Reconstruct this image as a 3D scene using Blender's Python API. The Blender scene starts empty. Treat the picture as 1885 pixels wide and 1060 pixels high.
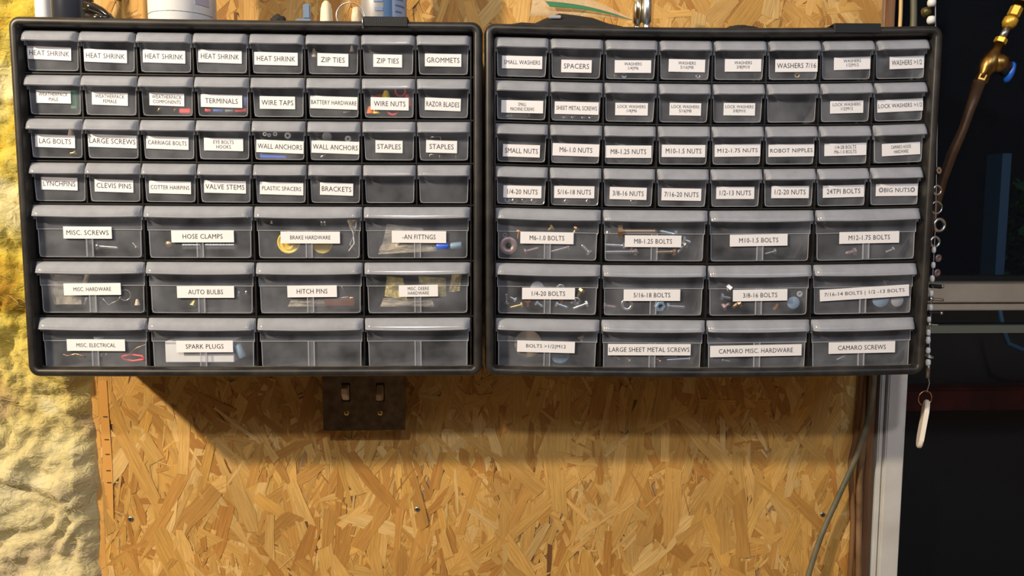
import bpy, bmesh, math, random
from mathutils import Vector, Matrix, noise
random.seed(11)
scene = bpy.context.scene
COL = scene.collection
PI = math.pi

# ------------------------------------------------------------------ camera
F_PX = 1400.0
CAM = Vector((0, -1.0198, 1.5))
PIT, YAW, ROLL = .0987, -.0366, .0014
c_, s_ = math.cos(YAW), math.sin(YAW); cp_, sp_ = math.cos(PIT), math.sin(PIT); cr_, sr_ = math.cos(ROLL), math.sin(ROLL)
_r = Vector((c_, s_, 0)); FW = Vector((-s_*cp_, c_*cp_, -sp_)); _u = Vector((-s_*sp_, c_*sp_, cp_))
RT = _r*cr_ + _u*sr_; UP = -_r*sr_ + _u*cr_
cam = bpy.data.cameras.new('camera'); cam.sensor_width = 36; cam.lens = F_PX/1885*36
cam.clip_start = .02; cam.clip_end = 60
camo = bpy.data.objects.new('camera', cam); COL.objects.link(camo)
m = Matrix((RT, UP, -FW)).transposed().to_4x4(); m.translation = CAM
camo.matrix_world = m
scene.camera = camo

def at(px, py, Y):
    d = FW + RT*((px-942.5)/F_PX) + UP*((530-py)/F_PX)
    t = (Y-CAM.y)/d.y
    return CAM + d*t

# ------------------------------------------------------------------ view, world, lights
vs = scene.view_settings
vs.view_transform = 'Standard'; vs.look = 'None'; vs.exposure = 0; vs.gamma = 1; vs.use_curve_mapping = False
scene.cycles.transparent_max_bounces = 24
w = bpy.data.worlds.new('world'); scene.world = w; w.use_nodes = True
w.node_tree.nodes['Background'].inputs[0].default_value = (.30, .42, .62, 1)
w.node_tree.nodes['Background'].inputs[1].default_value = .006

def area(name, loc, target, size, power, color, size_y=None):
    l = bpy.data.lights.new(name, 'AREA'); l.energy = power; l.color = color
    l.shape = 'RECTANGLE'; l.size = size; l.size_y = size_y or size
    o = bpy.data.objects.new(name, l); COL.objects.link(o); o.location = loc
    o.rotation_euler = (Vector(target)-Vector(loc)).to_track_quat('-Z', 'Y').to_euler()
    return o
area('workshop_lamp', (-1.60, -1.27, 2.40), (-.1, 0, 1.3), .08, 60, (1, .82, .58))
area('ceiling_lamp', (-.35, -2.3, 2.85), (0, 0, 1.3), .09, 21, (1, .93, .88), .09)
area('cool_fill', (.95, -2.3, 2.75), (.35, 0, 1.3), 1.0, 14, (.58, .76, 1), .5)  # soft cool light added to tint the pulls and the right cabinet

# ------------------------------------------------------------------ materials
def mat(name, col, rough=.5, metal=0, spec=.5, alpha=None, em=None, coat=0):
    m = bpy.data.materials.new(name); m.use_nodes = True
    b = m.node_tree.nodes['Principled BSDF']
    b.inputs['Base Color'].default_value = (*col, 1); b.inputs['Roughness'].default_value = rough
    b.inputs['Metallic'].default_value = metal; b.inputs['Specular IOR Level'].default_value = spec
    b.inputs['Coat Weight'].default_value = coat
    return m
def N(m, t, **k):
    n = m.node_tree.nodes.new(t)
    for a, b in k.items(): setattr(n, a, b)
    return n
def L(m, a, b): m.node_tree.links.new(a, b)
def mottle(m, scale, c1, c2, lo=.4, hi=.6, detail=6, bump=0, stretch=(1, 1, 1), obj=True, rough=None):
    b = m.node_tree.nodes['Principled BSDF']
    tc = N(m, 'ShaderNodeTexCoord'); mp = N(m, 'ShaderNodeMapping'); mp.inputs['Scale'].default_value = stretch
    nz = N(m, 'ShaderNodeTexNoise'); nz.inputs['Scale'].default_value = scale; nz.inputs['Detail'].default_value = detail
    cr = N(m, 'ShaderNodeValToRGB'); cr.color_ramp.elements[0].position = lo; cr.color_ramp.elements[1].position = hi
    cr.color_ramp.elements[0].color = (*c1, 1); cr.color_ramp.elements[1].color = (*c2, 1)
    L(m, tc.outputs['Object'], mp.inputs[0]); L(m, mp.outputs[0], nz.inputs[0]); L(m, nz.outputs[0], cr.inputs[0]); L(m, cr.outputs[0], b.inputs['Base Color'])
    if bump:
        bp = N(m, 'ShaderNodeBump'); bp.inputs['Strength'].default_value = bump; bp.inputs['Distance'].default_value = .002
        L(m, nz.outputs[0], bp.inputs['Height']); L(m, bp.outputs[0], b.inputs['Normal'])
    return m
def clear(name, opac, col, rough=.25, tint=(1, 1, 1), vary=0, scale=40):
    m = bpy.data.materials.new(name); m.use_nodes = True; nt = m.node_tree
    b = nt.nodes['Principled BSDF']; out = nt.nodes['Material Output']
    b.inputs['Base Color'].default_value = (*col, 1); b.inputs['Roughness'].default_value = rough
    b.inputs['Specular IOR Level'].default_value = .5
    t = N(m, 'ShaderNodeBsdfTransparent'); t.inputs[0].default_value = (*tint, 1)
    mx = N(m, 'ShaderNodeMixShader'); mx.inputs[0].default_value = opac
    if vary:
        tc = N(m, 'ShaderNodeTexCoord'); nz = N(m, 'ShaderNodeTexNoise'); nz.inputs['Scale'].default_value = scale; nz.inputs['Detail'].default_value = 5
        mr = N(m, 'ShaderNodeMapRange'); mr.inputs[1].default_value = .3; mr.inputs[2].default_value = .7
        mr.inputs[3].default_value = max(0, opac-vary); mr.inputs[4].default_value = opac+vary
        oi = N(m, 'ShaderNodeObjectInfo'); ad = N(m, 'ShaderNodeVectorMath', operation='ADD')
        mu = N(m, 'ShaderNodeVectorMath', operation='SCALE'); mu.inputs[3].default_value = 9.0
        cb = N(m, 'ShaderNodeCombineXYZ'); L(m, oi.outputs['Random'], cb.inputs[0]); L(m, oi.outputs['Random'], cb.inputs[1]); L(m, cb.outputs[0], mu.inputs[0])
        L(m, tc.outputs['Object'], ad.inputs[0]); L(m, mu.outputs[0], ad.inputs[1])
        L(m, ad.outputs[0], nz.inputs[0]); L(m, nz.outputs[0], mr.inputs[0]); L(m, mr.outputs[0], mx.inputs[0])
    L(m, t.outputs[0], mx.inputs[1]); L(m, b.outputs[0], mx.inputs[2]); L(m, mx.outputs[0], out.inputs[0])
    return m

def clear2(name, opac, col, rough=.25, tint=(1, 1, 1), vary=0, scale=40):
    m = clear(name, opac, col, rough, tint, vary, scale); nt = m.node_tree; b = nt.nodes['Principled BSDF']; mx = [n for n in nt.nodes if n.type == 'MIX_SHADER'][0]
    tr = N(m, 'ShaderNodeBsdfTranslucent'); tr.inputs[0].default_value = (*col, 1); m2 = N(m, 'ShaderNodeMixShader'); m2.inputs[0].default_value = .35
    L(m, b.outputs[0], m2.inputs[1]); L(m, tr.outputs[0], m2.inputs[2]); L(m, m2.outputs[0], mx.inputs[2]); return m
M = {}
M['black'] = mottle(mat('black_plastic', (.02, .02, .02), .38, spec=.45), 60, (.006, .006, .007), (.022, .021, .020), .35, .75, 8)
M['black_dusty'] = mottle(mat('dusty_black_plastic', (.02, .02, .02), .42, spec=.5), 45, (.008, .008, .009), (.034, .031, .028), .35, .72, 9)
M['sill'] = mottle(mat('dusty_sill', (.1, .09, .07), .8), 35, (.03, .027, .022), (.16, .135, .095), .35, .65, 8)
M['black_inner'] = mat('black_inner_plastic', (.012, .012, .013), .5, spec=.3)
M['drawer'] = clear('clear_drawer_plastic', .075, (.62, .66, .75), .16, (.985, .985, .99), .045, 30)
M['drawer_edge'] = clear('clear_drawer_edge', .30, (.75, .77, .82), .15, (.9, .9, .92))  # paler, denser plastic: fresnel edge brightness put into the colour
M['pull'] = clear2('frosted_pull_plastic', .54, (.60, .63, .70), .12, (.9, .92, .95), .08, 50)
M['sticker'] = mat('sticker_white', (.80, .80, .83), .35)
M['ink'] = mat('sticker_ink', (.012, .012, .018), .5)
M['zinc'] = mat('zinc_steel', (.62, .68, .74), .28, 1)
M['steel'] = mat('dull_steel', (.38, .39, .41), .38, 1)
M['brass'] = mat('brass', (.80, .55, .16), .28, 1)
M['bronze'] = mat('bronze', (.45, .30, .18), .4, 1)
M['copper'] = mat('copper', (.85, .38, .16), .25, 1)
M['mauve'] = mat('tarnished_washer', (.30, .22, .22), .45, .6)
M['yellow'] = mat('yellow_plastic', (.92, .68, .03), .4)
M['orange'] = mat('orange_plastic', (.95, .22, .04), .4)
M['red'] = mat('red_plastic', (.90, .05, .05), .4)
M['blue'] = mat('blue_plastic', (.05, .14, .70), .4)
M['bluegrey'] = mat('blue_grey_plastic', (.20, .32, .45), .4)
M['green'] = mat('green_plastic', (.02, .22, .10), .4)
M['beige'] = mat('beige_plastic', (.62, .50, .36), .5)
M['white'] = mat('white_plastic', (.78, .80, .82), .35)
M['grey'] = mat('grey_plastic', (.33, .35, .38), .45)
M['card'] = mat('white_card', (.72, .74, .76), .6)
M['bag'] = clear('clear_bag', .30, (.75, .70, .60), .2, (.97, .96, .92), .15, 60)
M['bag_yellow'] = clear('yellowed_bag', .42, (.72, .62, .25), .25, (.97, .93, .7), .2, 60)

# ------------------------------------------------------------------ helpers
def ob(name, me, mats=None, parent=None, smooth=False, **tags):
    o = bpy.data.objects.new(name, me); COL.objects.link(o)
    if mats:
        for x in (mats if isinstance(mats, (list, tuple)) else [mats]): me.materials.append(x)
    if smooth:
        for p in me.polygons: p.use_smooth = True
    if parent: o.parent = parent
    for k, v in tags.items(): o[k] = v
    return o
def bmo(name, bm, mats=None, parent=None, smooth=False, **tags):
    me = bpy.data.meshes.new(name); bmesh.ops.recalc_face_normals(bm, faces=bm.faces[:]); bm.to_mesh(me); bm.free()
    return ob(name, me, mats, parent, smooth, **tags)
def thing(name, label, cat, loc=(0, 0, 0), group=None, rot=None):
    o = bpy.data.objects.new(name, None); COL.objects.link(o); o.location = loc; o.empty_display_size = .02
    if rot: o.rotation_euler = rot
    o['label'] = label; o['category'] = cat
    if group: o['group'] = group
    return o
def bx(bm, a, b, mi=0, nx=1):
    """box from corner a to corner b, cut nx times along x"""
    x0, y0, z0 = a; x1, y1, z1 = b
    rings = []
    for i in range(nx+1):
        x = x0+(x1-x0)*i/nx
        rings.append([bm.verts.new(p) for p in ((x, y0, z0), (x, y1, z0), (x, y1, z1), (x, y0, z1))])
    fs = []
    for i in range(nx):
        for k in range(4): fs.append(bm.faces.new((rings[i][k], rings[i][(k+1) % 4], rings[i+1][(k+1) % 4], rings[i+1][k])))
    fs.append(bm.faces.new(rings[0])); fs.append(bm.faces.new(rings[-1]))
    for f in fs: f.material_index = mi
    return fs
def basis(d):
    d = d.normalized(); a = Vector((0, 0, 1)) if abs(d.z) < .9 else Vector((1, 0, 0))
    u = d.cross(a).normalized(); return u, d.cross(u)
def tube(bm, pts, r, seg=10, mi=0, closed=False, caps=True):
    pts = [Vector(p) for p in pts]; n = len(pts); rings = []
    rr = r if isinstance(r, (list, tuple)) else [r]*n
    pu = None
    for i, p in enumerate(pts):
        if closed: d = pts[(i+1) % n]-pts[i-1]
        else: d = pts[min(i+1, n-1)]-pts[max(i-1, 0)]
        d.normalize()
        if pu is None: u, v = basis(d)
        else:
            u = (pu - d*pu.dot(d)).normalized(); v = d.cross(u)
        pu = u
        rings.append([bm.verts.new(p+(u*math.cos(t)+v*math.sin(t))*rr[i]) for t in [2*PI*k/seg for k in range(seg)]])
    for i in range(n if closed else n-1):
        a, b = rings[i], rings[(i+1) % n]
        for k in range(seg):
            f = bm.faces.new((a[k], a[(k+1) % seg], b[(k+1) % seg], b[k])); f.material_index = mi; f.smooth = True
    if caps and not closed:
        for q in (rings[0], rings[-1]):
            f = bm.faces.new(q); f.material_index = mi
def lathe(bm, prof, origin, axis, seg=20, mi=0, sx=1.0, off=0.0):
    """prof: list of (r, h) along axis"""
    o = Vector(origin); ax = Vector(axis).normalized(); u, v = basis(ax); rings = []
    for r, h in prof:
        if r < 1e-6: rings.append([bm.verts.new(o+ax*h)])
        else: rings.append([bm.verts.new(o+ax*h+(u*math.cos(t)*sx+v*math.sin(t))*r) for t in [off+2*PI*k/seg for k in range(seg)]])
    for a, b in zip(rings, rings[1:]):
        for k in range(seg):
            k2 = (k+1) % seg
            if len(a) == 1 and len(b) == 1: continue
            if len(a) == 1: f = bm.faces.new((a[0], b[k], b[k2]))
            elif len(b) == 1: f = bm.faces.new((a[k], a[k2], b[0]))
            else: f = bm.faces.new((a[k], a[k2], b[k2], b[k]))
            f.material_index = mi; f.smooth = seg > 8
def ringm(bm, c, R, r, nrm, seg=28, mi=0, a0=0, a1=2*PI):
    u, v = basis(Vector(nrm)); c = Vector(c); full = abs(a1-a0-2*PI) < 1e-4
    n = seg
    pts = [c+(u*math.cos(a0+(a1-a0)*i/(n if full else n-1))+v*math.sin(a0+(a1-a0)*i/(n if full else n-1)))*R for i in range(n)]
    tube(bm, pts, r, 8, mi, closed=full)

# ------------------------------------------------------------------ OSB wall
WX0 = at(182, 760, 0).x; WX1 = at(1622, 30, 0).x
def osb():
    bm = bmesh.new(); bx(bm, (WX0, 0.0002, .80), (WX1, .011, 2.05))
    me0 = bpy.data.meshes.new('base'); bm.to_mesh(me0); bm.free()
    V = [tuple(v.co) for v in me0.vertices]; Fc = [tuple(p.vertices) for p in me0.polygons]
    cols = [(.38, .22, .09)]*len(Fc); uvs = [[(0, 0)]*4 for _ in Fc]
    rnd = random.Random(5)
    pal = [(.60, .345, .095), (.56, .315, .085), (.64, .385, .12), (.52, .275, .068), (.59, .33, .08), (.66, .43, .16), (.49, .25, .06), (.61, .36, .10), (.44, .21, .048)]
    n = 11500
    for i in range(n):
        k = rnd.random()
        cx = rnd.uniform(WX0-.01, WX1+.01); cz = rnd.uniform(.80, 2.05)
        if k < .15: ln, wd = rnd.uniform(.07, .16), rnd.uniform(.013, .026)
        elif k < .55: ln, wd = rnd.uniform(.03, .10), rnd.uniform(.004, .013)
        elif k < .84: ln, wd = rnd.uniform(.012, .05), rnd.uniform(.0014, .0045)
        else: ln, wd = rnd.uniform(.008, .032), rnd.uniform(.0004, .0010)
        ang = rnd.gauss(PI/2, .5) if rnd.random() < .8 else rnd.uniform(0, PI)
        c, s = math.cos(ang), math.sin(ang)
        q1, q2 = rnd.uniform(-.4, .4), rnd.uniform(-.4, .4)
        nseg = 4
        top = []; bot = []
        for j in range(nseg+1):
            u = -ln/2+ln*j/nseg; jit = wd*.14
            e = .62 if j in (0, nseg) and rnd.random() < .5 else 1
            top.append((u+(q1*wd if j in (0, nseg) else 0), wd/2*e+rnd.uniform(-jit, jit))); bot.append((u-(q2*wd if j in (0, nseg) else 0), -wd/2*e+rnd.uniform(-jit, jit)))
        pts = top+bot[::-1]
        lay = -.0002-.0013*i/n; tx, tz = rnd.uniform(-.010, .010), rnd.uniform(-.03, .03)
        base = len(V); ok = True
        vv = []
        for (a, b) in pts:
            x = cx+a*c-b*s; z = cz+a*s+b*c
            x = min(max(x, WX0), WX1); z = min(max(z, .8), 2.05)
            vv.append((x, min(lay+a*tx+b*tz, .0001), z))
        V += vv; Fc.append(tuple(range(base, base+len(pts))))
        if k < .84:
            pc = rnd.choice(pal); g = rnd.uniform(.88, 1.12); pc = tuple(x*g for x in pc)
            if rnd.random() < .012 and wd < .009: pc = (.17, .075, .025)
        else: pc = rnd.choice([(.18, .075, .02), (.26, .115, .03), (.78, .56, .26), (.74, .50, .2)])
        cols.append(pc); o1, o2 = rnd.uniform(0, 50), rnd.uniform(0, 50)
        uvs.append([(a+o1, b+o2) for a, b in pts])
    me = bpy.data.meshes.new('wall_back'); me.from_pydata(V, [], Fc)
    ca = me.color_attributes.new('flake', 'FLOAT_COLOR', 'CORNER'); uv = me.uv_layers.new(name='uv')
    for p in me.polygons:
        for j, li in enumerate(p.loop_indices):
            ca.data[li].color = (*cols[p.index], 1); uv.data[li].uv = uvs[p.index][j]
    m = mat('oriented_strand_board', (.6, .4, .2), .62, spec=.3); b = m.node_tree.nodes['Principled BSDF']
    at_ = N(m, 'ShaderNodeAttribute', attribute_name='flake'); u = N(m, 'ShaderNodeUVMap'); mp = N(m, 'ShaderNodeMapping'); mp.inputs['Scale'].default_value = (22, 420, 1)
    nz = N(m, 'ShaderNodeTexNoise'); nz.inputs['Scale'].default_value = 1; nz.inputs['Detail'].default_value = 5; nz.inputs['Roughness'].default_value = .65
    cr = N(m, 'ShaderNodeMapRange'); cr.inputs[1].default_value = .3; cr.inputs[2].default_value = .72; cr.inputs[3].default_value = .72; cr.inputs[4].default_value = 1.16
    tc = N(m, 'ShaderNodeTexCoord'); n2 = N(m, 'ShaderNodeTexNoise'); n2.inputs['Scale'].default_value = 7; n2.inputs['Detail'].default_value = 3
    c2 = N(m, 'ShaderNodeMapRange'); c2.inputs[1].default_value = .3; c2.inputs[2].default_value = .7; c2.inputs[3].default_value = .82; c2.inputs[4].default_value = 1.12
    mu0 = N(m, 'ShaderNodeMath', operation='MULTIPLY'); mu = N(m, 'ShaderNodeVectorMath', operation='SCALE')
    L(m, u.outputs[0], mp.inputs[0]); L(m, mp.outputs[0], nz.inputs[0]); L(m, nz.outputs[0], cr.inputs[0])
    L(m, tc.outputs['Object'], n2.inputs[0]); L(m, n2.outputs[0], c2.inputs[0]); L(m, cr.outputs[0], mu0.inputs[0]); L(m, c2.outputs[0], mu0.inputs[1])
    L(m, at_.outputs['Color'], mu.inputs[0]); L(m, mu0.outputs[0], mu.inputs[3]); L(m, mu.outputs[0], b.inputs['Base Color'])
    bp = N(m, 'ShaderNodeBump'); bp.inputs['Strength'].default_value = .55; bp.inputs['Distance'].default_value = .0012
    L(m, nz.outputs[0], bp.inputs['Height']); L(m, bp.outputs[0], b.inputs['Normal'])
    return ob('wall_back', me, m, kind='structure')
osb()

# stud at the left edge of the board with measuring ticks
M['stud'] = mottle(mat('stud_wood', (.5, .28, .08), .6), 30, (.50, .25, .06), (.66, .38, .11), .35, .65, 6, .2, (3, 3, .4))
M['tick'] = mat('pencil_tick', (.05, .03, .02), .6)
sx1 = WX0+.0005; sx0 = sx1-.038
bm = bmesh.new(); bx(bm, (sx0, .0015, .80), (sx1-.0008, .09, 2.05))
bmo('trim_1', bm, M['stud'], kind='structure')
bm = bmesh.new()
pp = [(180, 700), (196, 700), (207, 860), (209, 955), (204, 950), (190, 880), (187, 800)]
fr = [bm.verts.new(at(x, y, -.0022)) for x, y in pp]; bk = [bm.verts.new(at(x, y, -.0004)) for x, y in pp]
bm.faces.new(fr); bm.faces.new(bk)
for i in range(len(pp)): bm.faces.new((fr[i], fr[(i+1) % len(pp)], bk[(i+1) % len(pp)], bk[i]))
tape = bmo('edge_tape', bm, mat('orange_edge_tape', (.60, .30, .07), .6), label='orange tape strip with black tick marks on the left edge of the board', category='tape')
for y in (767, 809, 836, 866, 888):
    bm = bmesh.new(); a = at(190+(y-767)*.06, y, -.0023); bx(bm, (a.x, -.0028, a.z-.0006), (a.x+.0055, -.0021, a.z+.0006)); bmo('tick_mark', bm, M['tick'], tape)

# ------------------------------------------------------------------ fibreglass insulation
def insulation():
    nx, nz = 150, 330; x0, x1 = -1.0, sx1-.004; z0, z1 = .80, 2.05
    V = []; Fc = []
    for j in range(nz+1):
        z = z0+(z1-z0)*j/nz
        wob = .0025*noise.noise(Vector((z*9, 3, 1)))+.002*noise.noise(Vector((z*31, 7, 1)))
        for i in range(nx+1):
            t = i/nx; t = t**.8; x = x0+(x1+wob-x0)*t
            P = Vector((x, 0, z))
            w1 = noise.noise(P*4.5+Vector((9, 2, 4))); wv = Vector((noise.noise(P*11), noise.noise(P*11+Vector((5, 5, 5))), 0))*.04
            n1 = noise.fractal((P+wv)*17, .7, 2.2, 7)
            rid = abs(noise.noise(Vector((x*16+1.5*w1, 1.3, z*22+w1*5)))); rid2 = abs(noise.noise(Vector((x*50, 4.3, z*90+w1*5))))
            w2 = noise.noise(P*10+Vector((2, 7, 1))+wv*20); bulge = -.022-.024*w1-.014*w2-.009*n1-.016*abs(noise.noise(P*19+wv*30))-.008*abs(noise.noise(P*41+wv*40))+.002*(.28-rid)
            edge = min(1, (x1+wob-x)/.025)
            y = bulge*(edge**.5)+.012*(1-edge)
            V.append((x, min(y, .02), z))
    for j in range(nz):
        for i in range(nx):
            a = j*(nx+1)+i; Fc.append((a, a+1, a+nx+2, a+nx+1))
    # back skin so the batt has depth
    b = len(V); V += [(x0, .085, z0), (x1-.006, .085, z0), (x1-.006, .085, z1), (x0, .085, z1)]
    Fc.append((b, b+3, b+2, b+1))
    me = bpy.data.meshes.new('insulation_batt'); me.from_pydata(V, [], Fc)
    m = mat('fibreglass', (.7, .6, .2), .9, spec=.1)
    b = m.node_tree.nodes['Principled BSDF']; b.inputs['Subsurface Weight'].default_value = 0
    tc = N(m, 'ShaderNodeTexCoord'); mp = N(m, 'ShaderNodeMapping'); mp.inputs['Scale'].default_value = (10, 10, 13)
    nz_ = N(m, 'ShaderNodeTexNoise'); nz_.inputs['Scale'].default_value = 1; nz_.inputs['Detail'].default_value = 8; nz_.inputs['Distortion'].default_value = .8
    cr = N(m, 'ShaderNodeValToRGB'); e = cr.color_ramp.elements
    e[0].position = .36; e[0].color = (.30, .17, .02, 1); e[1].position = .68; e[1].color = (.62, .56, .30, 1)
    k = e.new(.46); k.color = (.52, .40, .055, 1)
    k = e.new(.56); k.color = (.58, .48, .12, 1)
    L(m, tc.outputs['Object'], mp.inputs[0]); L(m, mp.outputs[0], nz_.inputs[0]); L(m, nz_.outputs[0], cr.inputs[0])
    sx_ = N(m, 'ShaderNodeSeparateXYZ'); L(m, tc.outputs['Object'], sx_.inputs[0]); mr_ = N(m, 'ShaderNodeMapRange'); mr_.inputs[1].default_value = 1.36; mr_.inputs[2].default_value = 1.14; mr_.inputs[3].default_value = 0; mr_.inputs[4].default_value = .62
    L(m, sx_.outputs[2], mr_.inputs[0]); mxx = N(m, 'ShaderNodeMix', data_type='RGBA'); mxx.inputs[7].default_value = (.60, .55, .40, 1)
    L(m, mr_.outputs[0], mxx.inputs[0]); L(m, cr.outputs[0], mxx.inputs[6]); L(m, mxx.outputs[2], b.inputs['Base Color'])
    n3 = N(m, 'ShaderNodeTexNoise'); n3.inputs['Scale'].default_value = 1; n3.inputs['Detail'].default_value = 6; mp2 = N(m, 'ShaderNodeMapping'); mp2.inputs['Scale'].default_value = (75, 75, 95)
    n3.inputs['Distortion'].default_value = 1.5
    bp = N(m, 'ShaderNodeBump'); bp.inputs['Strength'].default_value = .75; bp.inputs['Distance'].default_value = .004
    L(m, tc.outputs['Object'], mp2.inputs[0]); L(m, mp2.outputs[0], n3.inputs[0]); L(m, n3.outputs[0], bp.inputs['Height']); L(m, bp.outputs[0], b.inputs['Normal'])
    # stray fibres lying over the batt
    rf = random.Random(8); FV = []; FF = []; fm = []
    for i in range(5000):
        gi = rf.randrange(int(nx*.35), nx-3); gj = rf.randrange(2, nz-3); base = Vector(V[gj*(nx+1)+gi]); a = rf.uniform(-.9, .9) if rf.random() < .7 else rf.uniform(0, PI); ln = rf.uniform(.003, .014); r0 = rf.uniform(.00007, .00018)
        k1, k2 = rf.uniform(-1.6, 1.6), rf.uniform(-.5, .5); pts = []; p = base+Vector((0, -.0004, 0))
        for q in range(6):
            pts.append(Vector(p)); p = p+Vector((math.cos(a), rf.uniform(-.12, .12), math.sin(a)))*(ln/5); a += k1/5
        b0 = len(FV)
        for q in pts:
            FV += [(q.x, q.y-r0, q.z), (q.x+r0, q.y+r0*.6, q.z+r0), (q.x-r0, q.y+r0*.6, q.z-r0)]
        for q in range(5):
            for w3 in range(3): FF.append((b0+q*3+w3, b0+q*3+(w3+1) % 3, b0+q*3+3+(w3+1) % 3, b0+q*3+3+w3))
    fme = bpy.data.meshes.new('loose_fibres'); fme.from_pydata(FV, [], FF)
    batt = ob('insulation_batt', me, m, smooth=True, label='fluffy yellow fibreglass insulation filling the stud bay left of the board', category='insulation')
    ob('loose_fibres', fme, mat('glass_fibre', (.74, .66, .34), .5), batt, kind='stuff')
insulation()

# ------------------------------------------------------------------ window and trims at the right
M['paint'] = mottle(mat('window_frame_paint', (.5, .5, .48), .5), 20, (.50, .49, .47), (.60, .60, .58), .3, .7, 5)
M['darkwood'] = mottle(mat('dark_wood', (.15, .08, .03), .6), 20, (.12, .055, .022), (.20, .10, .04), .35, .65, 6, .2, (6, 6, .5))
M['palewood'] = mottle(mat('pale_wood', (.5, .3, .15), .6), 24, (.36, .20, .10), (.46, .28, .15), .35, .65, 6, .2, (6, 6, .5))
def vboard(name, pxl, pxr, py, Y0, Y1, z0, z1, m, **t):
    bm = bmesh.new(); bx(bm, (at(pxl, py, Y0).x, Y0, z0), (at(pxr, py, Y0).x, Y1, z1))
    bmesh.ops.bevel(bm, geom=bm.edges[:], offset=.0012, segments=2, affect='EDGES')
    return bmo(name, bm, m, **t)
vboard('trim_2', 1577, 1597, 760, .001, .03, .80, 2.05, M['palewood'], kind='structure')
vboard('trim_3', 1597, 1612, 760, -.004, .03, .80, 2.05, M['darkwood'], kind='structure')
zr = at(1700, 545, -.01).z
JX0 = at(1612, 900, -.006).x; JX1 = at(1661, 900, -.012).x
bm = bmesh.new(); bx(bm, (JX0, -.006, .80), (at(1621, 900, -.006).x, .05, zr+.27)); bx(bm, (at(1622.5, 900, -.006).x, -.012, .80), (JX1, .05, zr+.27))
bmesh.ops.bevel(bm, geom=bm.edges[:], offset=.0015, segments=2, affect='EDGES')
wf = bmo('window_1', bm, M['paint'], kind='structure')
bm = bmesh.new()
za = at(1800, 523, .0).z; zb = at(1800, 558, .0).z; zc = at(1800, 572, .0).z; zd = at(1800, 601, .02).z; ze = at(1800, 615, .02).z
bx(bm, (JX1, 0, zb+.0008), (1.35, .05, za)); bx(bm, (JX1, .004, zc), (1.35, .05, zb-.0008))
bmesh.ops.bevel(bm, geom=bm.edges[:], offset=.0012, segments=2, affect='EDGES')
bmo('meeting_rail', bm, mottle(mat('rail_paint', (.4, .36, .3), .5), 20, (.33, .29, .23), (.40, .36, .30), .3, .7, 5), wf)
bm = bmesh.new(); bx(bm, (JX1, .03, ze), (1.35, .06, zd)); bmo('glazing_bar', bm, mat('glazing_bar_paint', (.13, .15, .12), .5), wf)
M['glass'] = clear('window_glass', .10, (.012, .016, .024), .03, (.86, .9, .92))
bm = bmesh.new(); bx(bm, (JX1-.01, .024, za-.005), (1.35, .027, 2.05)); bmo('upper_pane', bm, M['glass'], wf)
bm = bmesh.new(); bx(bm, (JX1-.01, .036, .80), (1.35, .039, zc+.005)); bmo('lower_pane', bm, M['glass'], wf)
# outside, seen dimly through the panes; post and bar shaped for faint reflections
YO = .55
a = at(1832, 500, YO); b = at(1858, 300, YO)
bm = bmesh.new(); bx(bm, (a.x, YO, -.2), (b.x+.004, YO+.05, b.z+.02)); bmo('reflection_post', bm, mat('reflection_blue', (.055, .13, .23), .6), label='dim blue post added outside the upper pane to form a faint reflection', category='post')  # added form standing in for a blue reflection in the glass
bm = bmesh.new()
for i in range(420):
    c = Vector((random.uniform(at(1868, 400, .68).x, 1.35), random.uniform(.66, .8), random.uniform(at(1800, 520, .7).z, at(1800, 330, .7).z)))
    r = random.uniform(.008, .02); u = Vector((random.uniform(-1, 1), random.uniform(-1, 1), random.uniform(-1, 1))).normalized(); v, q = basis(u)
    bm.faces.new([bm.verts.new(c+p) for p in (u*r, v*r*.5, -u*r, -v*r*.5)])
bmo('shrub', bm, mat('shrub_leaf', (.015, .10, .04), .6), label='dark green shrub outside at the right edge of the upper pane', category='shrub')
bm = bmesh.new(); bx(bm, (.40, .45, -.2), (1.9, .48, zb)); bmo('dark_backing', bm, mat('backing_dark', (.030, .026, .024), .6), label='dark backing board added outside to darken the lower window pane', category='board')  # added backing: hides the post foot and darkens the lower pane
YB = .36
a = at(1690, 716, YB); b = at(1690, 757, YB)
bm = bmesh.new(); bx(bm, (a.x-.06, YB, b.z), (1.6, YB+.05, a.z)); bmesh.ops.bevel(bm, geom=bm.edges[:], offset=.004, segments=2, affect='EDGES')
bmo('reflection_bar', bm, mottle(mat('reflection_red', (.2, .02, .02), .5), 9, (.10, .012, .014), (.24, .03, .03), .4, .6, 3), label='dark red horizontal bar added outside the lower pane to form a faint reflection', category='bar')  # added form standing in for a red reflection in the glass
bm = bmesh.new(); tube(bm, [at(x, y, .3) for x, y in ((1838, 560), (1846, 605), (1856, 632), (1880, 643), (1930, 645))], .0045, 10)
bmo('blue_bend', bm, mat('pale_blue_tube', (.06, .15, .26), .5), label='pale blue bend outside the lower pane, right edge of view', category='hose')  # pale blue curved tube behind the lower pane

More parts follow.
